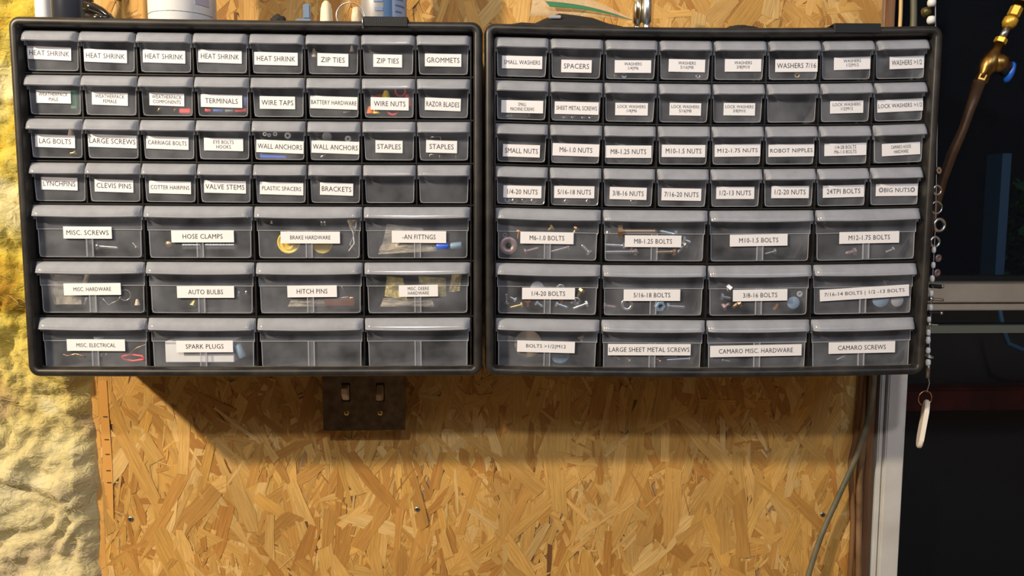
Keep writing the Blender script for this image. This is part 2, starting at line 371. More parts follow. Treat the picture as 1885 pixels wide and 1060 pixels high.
# ------------------------------------------------------------------ hoses down the board's right edge
def hose(name, pts, r, m, **t):
    P = [at(x, y, Y) for x, y, Y in pts]; Q = []
    for i in range(len(P)-1):
        p0 = P[max(i-1, 0)]; p1 = P[i]; p2 = P[i+1]; p3 = P[min(i+2, len(P)-1)]
        for k in range(8):
            s = k/8; Q.append(.5*((2*p1)+(p2-p0)*s+(2*p0-5*p1+4*p2-p3)*s*s+(3*p1-p0-3*p2+p3)*s**3))
    Q.append(P[-1]); bm = bmesh.new(); tube(bm, Q, r, 12); return bmo(name, bm, m, smooth=True, **t)
M['hose_grey'] = mottle(mat('grey_green_rubber', (.1, .1, .07), .5), 25, (.085, .085, .055), (.17, .15, .10), .35, .65, 6)
M['hose_brown'] = mottle(mat('brown_rubber', (.15, .08, .04), .5), 25, (.12, .065, .03), (.24, .14, .07), .35, .65, 6)
hose('air_hose', [(1612, 640, -.03), (1604, 740, -.03), (1580, 830, -.022), (1545, 910, -.018), (1512, 985, -.018), (1485, 1070, -.02), (1460, 1180, -.02)], .0036, M['hose_grey'], label='grey green hose slanting down across the right edge of the board', category='hose')
hose('brown_cable', [(1608, 650, -.012), (1600, 760, -.014), (1584, 860, -.012), (1581, 960, -.010), (1580, 1100, -.010), (1580, 1250, -.010)], .0042, M['hose_brown'], label='thick brown cable hanging straight beside the white window frame', category='cable')
hose('thin_cable', [(1590, 650, -.008), (1578, 790, -.008), (1566, 860, -.008), (1570, 960, -.008), (1563, 1100, -.008), (1560, 1250, -.008)], .0036, M['darkwood'], label='dark brown cable hanging over the right end of the board', category='cable')
hose('upper_hose', [(1681, -60, -.01), (1682, 20, -.01), (1680, 80, -.01), (1676, 200, -.01)], .0042, M['hose_grey'], label='olive hose hanging above the right cabinet nearest the window', category='hose')
hose('upper_rod', [(1659, -60, -.01), (1658, 20, -.01), (1655, 80, -.01), (1650, 200, -.01)], .0024, mat('golden_rod', (.60, .40, .16), .4), label='thin golden rod standing above the right cabinet between dark strips', category='rod')

# ------------------------------------------------------------------ drawer cabinets
CW, CH, CD = .508, .3927, .160
CABS = {'L': dict(o=(-.5105, -.165, 1.3163), rz=-.0058, ry=-.0033, u0=.0092, sag=.0008, base=0.0),
        'R': dict(o=(.0006, -.165, 1.3129), rz=-.0195, ry=.0001, u0=.0116, sag=.0036, base=.0015)}
for k, c in CABS.items():
    c['M'] = Matrix.Translation(c['o']) @ Matrix.Rotation(c['rz'], 4, 'Z') @ Matrix.Rotation(-c['ry'], 4, 'Y'); c['Mi'] = c['M'].inverted()
def sag(k, u):
    c = CABS[k]; t = u/CW; return c['base']-c['sag']*4*t*(1-t)
def loc(k, px, py, off):
    c = CABS[k]; d = FW + RT*((px-942.5)/F_PX) + UP*((530-py)/F_PX)
    o = c['Mi'] @ CAM; dd = c['Mi'].to_3x3() @ d; t = (off-o.y)/dd.y; return o+dd*t
PITCH = .0607
TOPS = [.3812, .3342, .2872, .2397, .1932, .1305, .0672]       # top of each row of cells
BOTS = [.3342, .2872, .2397, .1932, .1305, .0672, .0060]
GRID_Y = .012

def rrect(ins, y, R, nside=10, ncor=6):
    x0, x1, z0, z1 = ins, CW-ins, ins, CH-ins; R = max(R, .0008); P = []
    def side(a, b): 
        for i in range(1, nside): P.append((a[0]+(b[0]-a[0])*i/nside, y, a[1]+(b[1]-a[1])*i/nside))
    cs = [((x1-R, z0+R), -PI/2), ((x1-R, z1-R), 0), ((x0+R, z1-R), PI/2), ((x0+R, z0+R), PI)]
    ends = []
    for (cx, cz), a in cs: ends.append([(cx+R*math.cos(a+PI/2*j/ncor), cz+R*math.sin(a+PI/2*j/ncor)) for j in range(ncor+1)])
    for i in range(4):
        P += [(x, y, z) for x, z in ends[i]]; side(ends[i][-1], ends[(i+1) % 4][0])
    return P
def make_cabinet(k, label):
    c = CABS[k]
    t = thing('drawer_cabinet', label, 'storage cabinet', c['o'], 'small parts drawer cabinets on the wall'); t.rotation_euler = (0, -c['ry'], c['rz'])
    # frame rim and outer shell
    bm = bmesh.new()
    prof = [(.0015, CD, .010), (.0005, .04, .012), (0, .006, .012), (.0008, .0028, .0115), (.0026, .0008, .010), (.005, 0, .008), (.0078, .0004, .005), (.0090, .0016, .004), (.0096, .004, .0035), (.0104, GRID_Y+.001, .003)]
    rings = [[bm.verts.new(p) for p in rrect(i, y, r)] for i, y, r in prof]
    for a, b in zip(rings, rings[1:]):
        n = len(a)
        for j in range(n):
            f = bm.faces.new((a[j], a[(j+1) % n], b[(j+1) % n], b[j])); f.smooth = True
    for v in bm.verts: v.co.z += sag(k, v.co.x)
    bmo('frame', bm, M['black_dusty'], t)
    bm = bmesh.new(); nx = 16; u0 = c['u0']; u1 = u0+8*PITCH
    bx(bm, (.003, CD-.004, .003), (CW-.003, CD-.001, CH-.003), 0, nx)
    # horizontal shelves
    for z in TOPS: bx(bm, (.008, GRID_Y, z-.0009), (CW-.008, CD-.003, z+.0013), 0, nx)
    bx(bm, (.008, GRID_Y, .0036), (CW-.008, CD-.003, .0060), 0, nx)
    # little front ledges of the shelves
    for z in TOPS[1:]: bx(bm, (.008, GRID_Y-.0012, z-.0002), (CW-.008, GRID_Y+.001, z+.0010), 0, nx)
    for j in range(9):
        x = u0+j*PITCH; z0 = BOTS[3] if (j % 2) else BOTS[6]
        bx(bm, (x-.0008, GRID_Y-.0008, z0), (x+.0008, CD-.003, TOPS[0]))
    bx(bm, (.004, .02, .004), (.0065, CD-.003, CH-.004)); bx(bm, (CW-.0065, .02, .004), (CW-.004, CD-.003, CH-.004))
    for v in bm.verts: v.co.z += sag(k, v.co.x)
    bmo('body', bm, M['black'], t)
    bm = bmesh.new(); bx(bm, (.012, .0105, .0098), (CW-.012, .0125, .0106), 0, nx)
    for v in bm.verts: v.co.z += sag(k, v.co.x)
    bmo('dusty_sill', bm, M['sill'], t)
    return t
CAB = {'L': make_cabinet('L', 'left black cabinet of small parts drawers, hung beside the yellow insulation'),
       'R': make_cabinet('R', 'right black cabinet of small parts drawers, hung beside the window')}

# ---- drawer meshes (local origin: centre of the cell, at the cell top, on the cabinet front plane)
FY = .0132
def drawer_mesh(wc, hc, large):
    wl = wc-.0020; wt = wc-.0052; h = hc-.0058; zt = -.0022; zb = zt-h
    dep = .128; th = .0011
    bm = bmesh.new()
    step = zt-.0150-.0108
    def quadbox(x0a, x1a, za, x0b, x1b, zb_, y0, y1, mi=0):
        v = [bm.verts.new(p) for p in ((x0b, y0, zb_), (x1b, y0, zb_), (x1a, y0, za), (x0a, y0, za), (x0b, y1, zb_), (x1b, y1, zb_), (x1a, y1, za), (x0a, y1, za))]
        for f in ((0, 1, 2, 3), (7, 6, 5, 4), (0, 4, 5, 1), (1, 5, 6, 2), (2, 6, 7, 3), (3, 7, 4, 0)):
            bm.faces.new([v[i] for i in f]).material_index = mi
    hw = wt/2; hb = hw-.0012
    if large:
        quadbox(-hw, hw, zt, -hw+.0003, hw-.0003, step, FY, FY+th)
        hb = hw-.0022
        quadbox(-hw+.0014, hw-.0014, step, -hb, hb, zb+.001, FY+.0004, FY+.0004+th)
        quadbox(-hw+.0003, hw-.0003, step+.0004, -hw+.0003, hw-.0003, step-.0003, FY-.0003, FY+th, 1)
        for s in (-1, 1):
            quadbox(s*.0033-.0005, s*.0033+.0005, step, s*.0033-.0005, s*.0033+.0005, zb+.0008, FY-.0012, FY+.0006, 1)
        quadbox(-.003, .003, step, -.003, .003, zb+.0008, FY-.0003, FY+.0002, 0)
        hw2 = hw-.0014
    else:
        quadbox(-hw, hw, zt, -hb, hb, zb+.001, FY, FY+th); hw2 = hw
    # moulded edges, fresnel brightness put into a paler material: sides and bottom (rounded corners)
    for s in (-1, 1):
        pts = [(s*(hw-.0004), FY+.0004, zt-.012), (s*(hw-.0006), FY+.0004, step+.0002 if large else zt-.02)]
        if large: pts += [(s*(hw-.0018), FY+.0006, step-.0015)]
        R = .0035
        pts += [(s*(hb), FY+.0006, zb+R), (s*(hb-.0010), FY+.0006, zb+.0012), (s*(hb-R), FY+.0006, zb+.0003)]
        tube(bm, pts, .00045, 6, 1)
    tube(bm, [(-hb+.0035, FY+.0006, zb+.0003), (hb-.0035, FY+.0006, zb+.0003)], .00045, 6, 1)
    # side walls, floor, back
    zs = zt-.004
    for s in (-1, 1):
        quadbox(*sorted((s*hw2, s*(hw2-th))), zs, *sorted((s*hb, s*(hb-th))), zb+.001, FY+th, dep)
    bx(bm, (-hb, FY, zb), (hb, dep, zb+th)); quadbox(-hw2, hw2, zs, -hb, hb, zb+th, dep-th, dep)
    me = bpy.data.meshes.new('drawer'); bmesh.ops.recalc_face_normals(bm, faces=bm.faces[:]); bm.to_mesh(me); bm.free()
    me.materials.append(M['drawer']); me.materials.append(M['drawer_edge'])
    for p in me.polygons: p.use_smooth = False
    # pull: curved hood with rounded cheeks
    bm = bmesh.new(); NU, NV = 28, 9
    H = .0118; D = FY-.0012; xh = wl/2
    def P(i, j, ins=0.0):
        a = -1+2*i/NU; x = a*(xh-ins); v = j/NV; e = (xh-abs(x))
        rc = .0055; q = 1.0
        if e < rc: q = math.sqrt(max(0, 1-((rc-e)/rc)**2))
        q = .12+.88*q
        yy = math.sin(v*PI*.5*.92)/math.sin(PI*.46)        # forward run
        zz = v**1.55
        bow = -.0010*(1-a*a) if large else -.0004*(1-a*a)
        y = FY-(D-ins)*yy*q; z = zt+.0012-ins-(H)*zz*1.0+bow*v
        return (x, y, z)
    for ins in (0, .0011):
        g = [[bm.verts.new(P(i, j, ins)) for j in range(NV+1)] for i in range(NU+1)]
        for i in range(NU):
            for j in range(NV):
                bm.faces.new((g[i][j], g[i+1][j], g[i+1][j+1], g[i][j+1])).smooth = True
        if ins == 0: g0 = g
    for i in range(NU): bm.faces.new((g0[i][NV], g0[i+1][NV], g[i+1][NV], g[i][NV]))
    # lip bead, its edge highlight put into the paler material
    pts = [(lambda q: (q[0], q[1]+.0002, q[2]+.0002))(P(i, NV)) for i in range(NU+1)]
    tube(bm, pts, .00062, 6, 1)
    # top web and cheek
    bx(bm, (-xh+.002, FY-.0002, zt-.001), (xh-.002, FY+.006, zt+.0008))
    for s in (-1, 1):
        bx(bm, tuple(min(a, b) for a, b in zip((s*xh, FY-.0012, zt-.0148), (s*(xh-.0012), FY+.001, zt))), tuple(max(a, b) for a, b in zip((s*xh, FY-.0012, zt-.0148), (s*(xh-.0012), FY+.001, zt))))
    mp = bpy.data.meshes.new('pull'); bmesh.ops.recalc_face_normals(bm, faces=bm.faces[:]); bm.to_mesh(mp); bm.free()
    mp.materials.append(M['pull']); mp.materials.append(M['drawer_edge'])
    return me, mp
SM = drawer_mesh(PITCH, .0470, False); LG = drawer_mesh(2*PITCH, .0627, True)

# ---- sticker text
def text_mesh(body):
    cu = bpy.data.curves.new('t', 'FONT'); cu.body = body; cu.align_x = 'CENTER'; cu.align_y = 'CENTER'; cu.resolution_u = 2; cu.space_line = .95
    cu.space_character = 1.04; cu.offset = 0
    o = bpy.data.objects.new('t', cu); COL.objects.link(o)
    dg = bpy.context.evaluated_depsgraph_get(); me = bpy.data.meshes.new_from_object(o.evaluated_get(dg))
    bpy.data.objects.remove(o); bpy.data.curves.remove(cu)
    return me
def make_sticker(body, w, h, tw, th, rot, parent, locn):
    bm = bmesh.new(); bx(bm, (-w/2, -.0002, -h/2), (w/2, 0, h/2), 0)
    me = text_mesh(body)
    xs = [v.co.x for v in me.vertices]; ys = [v.co.y for v in me.vertices]
    sx = tw/(max(xs)-min(xs)); sy = th/(max(ys)-min(ys)); mx = (max(xs)+min(xs))/2; my = (max(ys)+min(ys))/2
    vs_ = [bm.verts.new(((v.co.x-mx)*sx, -.00032, (v.co.y-my)*sy)) for v in me.vertices]
    for p in me.polygons:
        try:
            f = bm.faces.new([vs_[i] for i in p.vertices]); f.material_index = 1
        except ValueError: pass
    bpy.data.meshes.remove(me)
    me = bpy.data.meshes.new('sticker'); bm.to_mesh(me); bm.free()
    o = ob('sticker', me, [M['sticker'], M['ink']], parent); o.location = locn; o.rotation_euler = (0, rot, 0)
    return o
# (row, col, text, px left, px right, px centre y, text width share)
ST = {'L': [
 (0,0,'HEAT SHRINK',51,131,98,.92),(0,1,'HEAT SHRINK',155,234,103,.9),(0,2,'HEAT SHRINK',263,341,104,.9),(0,3,'HEAT SHRINK',365,445,104,.88),(0,4,'HEAT SHRINK',468,548,108,.88),(0,5,'ZIP TIES',584,641,110,.77),(0,6,'ZIP TIES',687,740,112,.77),(0,7,'GROMMETS',782,849,111,.9),
 (1,0,'WEATHERPACK\nMALE',66,130,178,.84),(1,1,'WEATHERPACK\nFEMALE',170,236,182,.82),(1,2,'WEATHERPACK\nCOMPONENTS',275,339,183,.86),(1,3,'TERMINALS',370,446,186,.79),(1,4,'WIRE TAPS',478,543,189,.9),(1,5,'BATTERY HARDWARE',571,658,189,.96),(1,6,'WIRE NUTS',682,752,191,.83),(1,7,'RAZOR BLADES',782,848,192,.92),
 (2,0,'LAG BOLTS',66,139,260,.8),(2,1,'LARGE SCREWS',163,252,260,.95),(2,2,'CARRIAGE BOLTS',269,347,263,.91),(2,3,'EYE BOLTS\nHOOKS',376,448,266,.52),(2,4,'WALL ANCHORS',472,559,270,.94),(2,5,'WALL ANCHORS',573,661,271,.94),(2,6,'STAPLES',691,741,270,.86),(2,7,'STAPLES',784,841,270,.78),
 (3,0,'LYNCHPINS',75,142,338,.88),(3,1,'CLEVIS PINS',175,246,342,.9),(3,2,'COTTER HAIRPINS',275,352,345,.92),(3,3,'VALVE STEMS',376,453,344,.93),(3,4,'PLASTIC SPACERS',478,558,347,.9),(3,5,'BRACKETS',589,650,348,.89),
 (4,0,'MISC. SCREWS',118,207,428,.87),(4,1,'HOSE CLAMPS',316,431,435,.64),(4,2,'BRAKE HARDWARE',517,626,437,.68),(4,3,'-AN FITTNGS',721,821,436,.61),
 (5,0,'MISC. HARDWARE',118,223,532,.66),(5,1,'AUTO BULBS',327,432,537,.61),(5,2,'HITCH PINS',529,620,536,.62),(5,3,'MISC. DEERE\nHARDWARE',734,806,535,.54),
 (6,0,'MISC. ELECTRICAL',124,231,635,.67),(6,1,'SPARK PLUGS',326,430,637,.67)],
 'R': [
 (0,0,'SMALL WASHERS',925,999,115,.9),(0,1,'SPACERS',1034,1090,122,.83),(0,2,'WASHERS\n1/4|M6',1132,1199,122.5,.48),(0,3,'WASHERS\n5/16|M8',1231,1298,121,.48),(0,4,'WASHERS\n3/8|M10',1334,1401,120.5,.48),(0,5,'WASHERS 7/16',1427,1505,121,.92),(0,6,'WASHERS\n1/2|M12',1535,1602,116.5,.48),(0,7,'WASHERS >1/2',1637,1700,115,.88),
 (1,0,'SMALL\nMACHINE SCREWS',924,1001,196.5,.57),(1,1,'SHEET METAL SCREWS',1022,1103,199,.92),(1,2,'LOCK WASHERS\n1/4|M6',1133,1193,201,.86),(1,3,'LOCK WASHERS\n5/16|M8',1233,1291,201,.88),(1,4,'LOCK WASHERS\n3/8|M10',1332,1390,201,.89),(1,6,'LOCK WASHERS\n1/2|M12',1527,1588,197,.84),(1,7,'LOCK WASHERS >1/2',1618,1702,194,.95),
 (2,0,'SMALL NUTS',927,995,277.5,.89),(2,1,'M6-1.0 NUTS',1018,1104,276,.7),(2,2,'M8-1.25 NUTS',1115,1200,279,.77),(2,3,'M10-1.5 NUTS',1218,1298,278,.82),(2,4,'M12-1.75 NUTS',1315,1399,277,.88),(2,5,'ROBOT NIPPLES',1414,1498,277,.93),(2,6,'1/4-28 BOLTS\nM6-1.0 BOLTS',1517,1594,275,.53),(2,7,'CAMARO HOOD\nHARDWARE',1619,1689,275,.52),
 (3,0,'1/4-20 NUTS',928,998,353,.8),(3,1,'5/16-18 NUTS',1021,1095,353.5,.83),(3,2,'3/8-16 NUTS',1123,1191,356,.84),(3,3,'7/16-20 NUTS',1218,1291,358,.86),(3,4,'1/2-13 NUTS',1318,1388,355,.82),(3,5,'1/2-20 NUTS',1419,1488,353.5,.82),(3,6,'24TPI BOLTS',1514,1590,352,.81),(3,7,'\u00aeBIG NUTS\u00ae',1611,1688,349.5,.86),
 (4,0,'M6-1.0 BOLTS',959,1057,438,.65),(4,1,'M8-1.25 BOLTS',1150,1254,444,.67),(4,2,'M10-1.5 BOLTS',1343,1449,442,.68),(4,3,'M12-1.75 BOLTS',1543,1653,437,.69),
 (5,0,'1/4-20 BOLTS',962,1059,540,.63),(5,1,'5/16-18 BOLTS',1148,1252,543,.65),(5,2,'3/8-16 BOLTS',1348,1448,543,.63),(5,3,'7/16-14 BOLTS | 1/2 -13 BOLTS',1508,1672,539,.9),
 (6,0,'BOLTS >1/2|M12',953,1059,638,.69),(6,1,'LARGE SHEET METAL SCREWS',1119,1271,643,.97),(6,2,'CAMARO MISC. HARDWARE',1306,1474,645,.81),(6,3,'CAMARO SCREWS',1523,1645,639,.72)]}
GLYPH = {'\u00ae': 1}
TILT = {('L', 0): .045, ('L', 1): .035, ('L', 2): .03, ('L', 3): .03, ('L', 4): .004, ('L', 5): -.006, ('L', 6): 0}
DR = {}
for k in 'LR':
    c = CABS[k]
    for r in range(7):
        for col in range(8 if r < 4 else 4):
            me, mp = SM if r < 4 else LG
            wc = PITCH*(1 if r < 4 else 2); uc = c['u0']+wc*(col+.5)
            d = bpy.data.objects.new('drawer', me); COL.objects.link(d); d.parent = CAB[k]
            rj = random.Random(hash((k == 'L', r, col)) & 0xffff)
            dy = rj.uniform(-.0008, .0008)
            if (k, r, col) == ('R', 2, 7): dy = -.0035
            slope = -(c['sag']*4*(1-2*uc/CW))/CW
            d.location = (uc, dy, TOPS[r]+sag(k, uc)); d.rotation_euler = (0, -slope+rj.uniform(-.004, .004), 0)
            if (k, r, col) == ('R', 2, 7): d.rotation_euler = (0, -.035, 0)
            p = bpy.data.objects.new('pull', mp); COL.objects.link(p); p.parent = d
            DR[(k, r, col)] = (d, uc, TOPS[r]+sag(k, uc), BOTS[r]+sag(k, uc))
    for (r, col, tx, xa, xb, yc, sh) in ST[k]:
        d, uc, zt, zb = DR[(k, r, col)]
        a = loc(k, xa, yc, FY-.0004); b = loc(k, xb, yc, FY-.0004); mid = (a+b)/2; wd = b.x-a.x; hh = .01375 if r < 4 else .0134
        two = '\n' in tx
        th = hh*(.66 if two else .40)
        if not two and len(tx) > 12 and r < 4: th = hh*.33
        if tx in ('BRAKE HARDWARE', 'MISC. HARDWARE', 'MISC. ELECTRICAL'): th = hh*.33
        lim = PITCH-.0056
        if r < 4: wd = min(wd, lim)
        rj = random.Random(int(xa*7+yc)); rot = rj.uniform(-.012, .012)
        if k == 'L' and r < 4: rot += .02
        if k == 'R' and col > 5 and r < 3: rot -= .02
        if (k, r, col) == ('R', 5, 3): rot = -.045
        lx = mid.x-uc
        if r < 4: lx = max(min(lx, (lim-wd)/2), -(lim-wd)/2)
        if tx.startswith('\u00ae'): pass
        make_sticker(tx.replace('\u00ae', '\u25ce'), wd, hh, wd*sh, th, rot, d, (lx, FY-.0003 if r < 4 else FY-.0013, mid.z-zt))
# ------------------------------------------------------------------ what lies in the drawers
def W_(k, px, py, off): return CABS[k]['M'] @ loc(k, px, py, off)
def NRM(k): return (CABS[k]['M'].to_3x3() @ Vector((0, -1, 0))).normalized()
PXM = 1/1650
def tags(label, cat, group):
    d = dict(label=label, category=cat)
    if group: d['group'] = group
    return d
def bolt(k, x0, y0, x1, y1, r, m, label, group=None, off=.018, head=True, dz=0, name='bolt', hr=1.9):
    a = W_(k, x0, y0, off); b = W_(k, x1, y1, off+dz); d = (b-a); ln = d.length; d.normalize(); r *= PXM
    bm = bmesh.new(); prof = []
    if head: prof += [(0, 0), (r*hr, 0.0002), (r*hr, r*1.3), (r*1.0, r*1.32)]; lathe(bm, prof, a, d, 6 if name != 'screw' else 14)
    h = r*1.3 if head else 0; prof = [(0, h-.0001), (r*.95, h)]
    pitch = max(.0011, r*.42); i = h+pitch
    while i < ln-r*.6: prof += [(r*1.0, i), (r*.78, i+pitch*.5)]; i += pitch
    prof += [(r*.6, ln), (0, ln)]
    lathe(bm, prof, a, d, 10)
    return bmo(name, bm, M[m], **tags(label, 'bolt' if name != 'screw' else 'screw', group))
def disc(k, x, y, r, m, label, hole=.42, off=.018, tilt=(0, 0), name='washer', cat=None, group=None, th=.0012):
    c = W_(k, x, y, off); n = NRM(k).copy(); n.rotate(Matrix.Rotation(tilt[0], 3, 'X')); n.rotate(Matrix.Rotation(tilt[1], 3, 'Z'))
    r *= PXM; bm = bmesh.new(); lathe(bm, [(r*hole, 0), (r*.96, 0), (r, th*.25), (r, th*.75), (r*.96, th), (r*hole, th), (r*hole, 0)] if hole else [(0, 0), (r*.95, 0), (r, th*.3), (r, th*.7), (r*.95, th), (0, th)], c, n, 28)
    return bmo(name, bm, M[m], **tags(label, cat or name.replace('_', ' '), group))
def nut(k, x, y, r, m, label, group=None, off=.018, tilt=.2):
    c = W_(k, x, y, off); n = NRM(k).copy(); n.rotate(Matrix.Rotation(tilt, 3, 'Z')); n.rotate(Matrix.Rotation(tilt, 3, 'X')); r *= PXM; bm = bmesh.new()
    lathe(bm, [(r*.5, 0), (r*.9, 0), (r, r*.12), (r, r*.7), (r*.9, r*.8), (r*.5, r*.8), (r*.5, 0)], c, n, 6); return bmo('nut', bm, M[m], **tags(label, 'nut', group))
def cone(k, x, y, r, h, m, label, axis=(0, 0, 1), off=.019, name='wire_nut', group=None):
    c = W_(k, x, y, off); r *= PXM; h *= PXM; bm = bmesh.new()
    lathe(bm, [(r*.7, 0), (r, .0003), (r, h*.15), (r*.9, h*.2), (r*.5, h*.9), (r*.3, h), (0, h)], c, axis, 14); return bmo(name, bm, M[m], **tags(label, name.replace('_', ' '), group))
def wring(k, x, y, R, r, m, label, name, cat, off=.017, a1=2*PI, tilt=.1, group=None):
    n = NRM(k).copy(); n.rotate(Matrix.Rotation(tilt, 3, 'Z')); bm = bmesh.new(); ringm(bm, W_(k, x, y, off), R*PXM, r*PXM, n, 26, 0, 0, a1)
    return bmo(name, bm, M[m], **tags(label, cat, group))
def wire(k, pts, r, m, label, name, cat, off=.017, group=None):
    P = [W_(k, x, y, off+.003*math.sin(i*1.7)) for i, (x, y) in enumerate(pts)]; bm = bmesh.new(); tube(bm, P, r*PXM, 8); return bmo(name, bm, M[m], smooth=True, **tags(label, cat, group))
def sheet(k, quad, m, label, name='plastic_bag', cat='bag', off=.02, seed=1, amp=.004, group=None):
    """crumpled closed bag between four pixel corners (tl, tr, br, bl)"""
    q = [W_(k, x, y, off) for x, y in quad]; n = NRM(k); bm = bmesh.new(); K = 12; lay = []
    for sgn in (1, -1):
        g = []
        for i in range(K+1):
            row = []
            for j in range(K+1):
                u, v = i/K, j/K; p = q[0]*(1-u)*(1-v)+q[1]*u*(1-v)+q[2]*u*v+q[3]*(1-u)*v
                e = math.sin(PI*u)*math.sin(PI*v); p = p+n*sgn*(.0022*e**.5+.0002)+n*amp*noise.noise(Vector((u*3+seed, v*3, seed*2.3)))+n*amp*.4*noise.noise(Vector((u*9+seed, v*9, sgn)))
                row.append(bm.verts.new(p))
            g.append(row)
        for i in range(K):
            for j in range(K): bm.faces.new((g[i][j], g[i+1][j], g[i+1][j+1], g[i][j+1]))
        lay.append(g)
    a, b = lay
    for i in range(K):
        bm.faces.new((a[i][0], a[i+1][0], b[i+1][0], b[i][0])); bm.faces.new((a[i][K], a[i+1][K], b[i+1][K], b[i][K]))
        bm.faces.new((a[0][i], a[0][i+1], b[0][i+1], b[0][i])); bm.faces.new((a[K][i], a[K][i+1], b[K][i+1], b[K][i]))
    return bmo(name, bm, M[m], **tags(label, cat, group))
def rod(k, x0, y0, x1, y1, r, m, label, name, cat, off=.018, group=None, dz=0):
    a = W_(k, x0, y0, off); b = W_(k, x1, y1, off+dz); r *= PXM; ln = (b-a).length; bm = bmesh.new()
    lathe(bm, [(0, 0), (r*.8, 0), (r, r*.2), (r, ln-r*.2), (r*.8, ln), (0, ln)], a, b-a, 12); return bmo(name, bm, M[m], **tags(label, cat, group))
def block(k, x0, y0, x1, y1, m, label, name, cat, off=.0165, dep=.02, group=None):
    a = loc(k, x0, y1, off); b = loc(k, x1, y0, off); bm = bmesh.new(); bx(bm, (a.x, off, a.z), (b.x, off+dep, b.z))
    bmesh.ops.bevel(bm, geom=bm.edges[:], offset=.0007, segments=2, affect='EDGES'); bmesh.ops.transform(bm, matrix=CABS[k]['M'], verts=bm.verts[:])
    return bmo(name, bm, M[m], **tags(label, cat, group))

# left cabinet, small drawers
cone('L', 578, 106, 5, 16, 'beige', 'beige zip tie head left of the first ZIP TIES sticker', name='zip_tie')
cone('L', 648, 96, 4, 12, 'beige', 'beige zip tie head peeking above right of the first ZIP TIES sticker', name='zip_tie')
block('L', 130, 166, 140, 200, 'green', 'green sealed connector at the right edge of the MALE drawer', 'connector', 'connector')
rod('L', 290, 205, 296, 197, 1.6, 'brass', 'left brass terminal pin glinting under the COMPONENTS sticker', 'terminal_pin', 'terminal')
rod('L', 320, 205, 325, 197, 1.6, 'brass', 'right brass terminal pin glinting under the COMPONENTS sticker', 'terminal_pin', 'terminal')
block('L', 330, 199, 350, 208, 'red', 'dull red seal at the right under the COMPONENTS sticker', 'rubber_seal', 'seal', dep=.006)
for x0, x1, y, m, l in ((378, 389, 203, 'red', 'left red crimp terminal under the TERMINALS sticker'), (393, 411, 203, 'blue', 'blue crimp terminal under the TERMINALS sticker'), (415, 430, 203, 'grey', 'grey crimp terminal under the TERMINALS sticker'), (433, 454, 203, 'red', 'right red crimp terminal under the TERMINALS sticker'), (449, 449, 180, 'blue', 'blue crimp terminal standing right of the TERMINALS sticker')):
    if x0 == x1: rod('L', 451, 194, 452, 180, 3, m, l, 'crimp_terminal', 'terminal')
    else: rod('L', x0, y, x1, y, 3.6, m, l, 'crimp_terminal', 'terminal')
rod('L', 632, 206, 645, 204, 2.5, 'beige', 'beige lug at the bottom of the BATTERY HARDWARE drawer', 'cable_lug', 'lug')
cone('L', 690, 189, 14, 22, 'orange', 'large orange wire nut upper left behind its sticker', axis=(.7, .1, .5), off=.034)
cone('L', 711, 184, 9, 17, 'yellow', 'yellow wire nut pointing up above the WIRE NUTS sticker', off=.019)
wring('L', 737, 168, 9, 1.6, 'red', 'open red wire nut mouth above right of the WIRE NUTS sticker', 'wire_nut', 'wire nut', off=.018)
cone('L', 750, 196, 8, 22, 'red', 'red wire nut standing at the right of the WIRE NUTS sticker')
cone('L', 681, 210, 8, 14, 'orange', 'small orange wire nut in the lower left corner below the WIRE NUTS sticker')
cone('L', 693, 210, 7, 13, 'yellow', 'small yellow wire nut below the WIRE NUTS sticker')
wring('L', 723, 201, 10, 2, 'red', 'open red wire nut mouth below the WIRE NUTS sticker', 'wire_nut', 'wire nut', off=.018)
cone('L', 131, 252, 6, 16, 'beige', 'pale lag bolt head above right of the LAG BOLTS sticker', name='lag_bolt')
bolt('L', 141, 280, 128, 283, 2.4, 'brass', 'lag bolt glinting below right of the LAG BOLTS sticker', name='bolt')
for i, (x, y, r) in enumerate(((488, 247, 4), (496, 249, 3.4), (507, 247, 4), (530, 250, 6))):
    disc('L', x, y, r, 'white', ('leftmost', 'second', 'third', 'largest, rightmost')[i]+' white wall anchor end above the left WALL ANCHORS sticker', .4, name='wall_anchor', group='white wall anchors in the drawers')
block('L', 478, 282, 526, 291, 'blue', 'blue plastic anchor strip below the left WALL ANCHORS sticker', 'anchor_strip', 'anchor strip', dep=.006)
rod('L', 590, 290, 600, 283, 2.2, 'zinc', 'small threaded anchor screw below the right WALL ANCHORS sticker', 'anchor_screw', 'screw')
disc('L', 602, 252, 9, 'grey', 'round grey anchor above left of the right WALL ANCHORS sticker', 0, name='wall_anchor')
disc('L', 641, 256, 6, 'white', 'small white anchor above the right WALL ANCHORS sticker', .3, name='wall_anchor')
for i, (x, y) in enumerate(((802, 254), (800, 286), (830, 286))):
    wire('L', [(x-9, y+6), (x-9, y-2), (x+9, y-2), (x+9, y+6)], .5, 'zinc', ('staple above the right STAPLES sticker', 'left staple below the right STAPLES sticker', 'right staple below the right STAPLES sticker')[i], 'staple', 'staple')
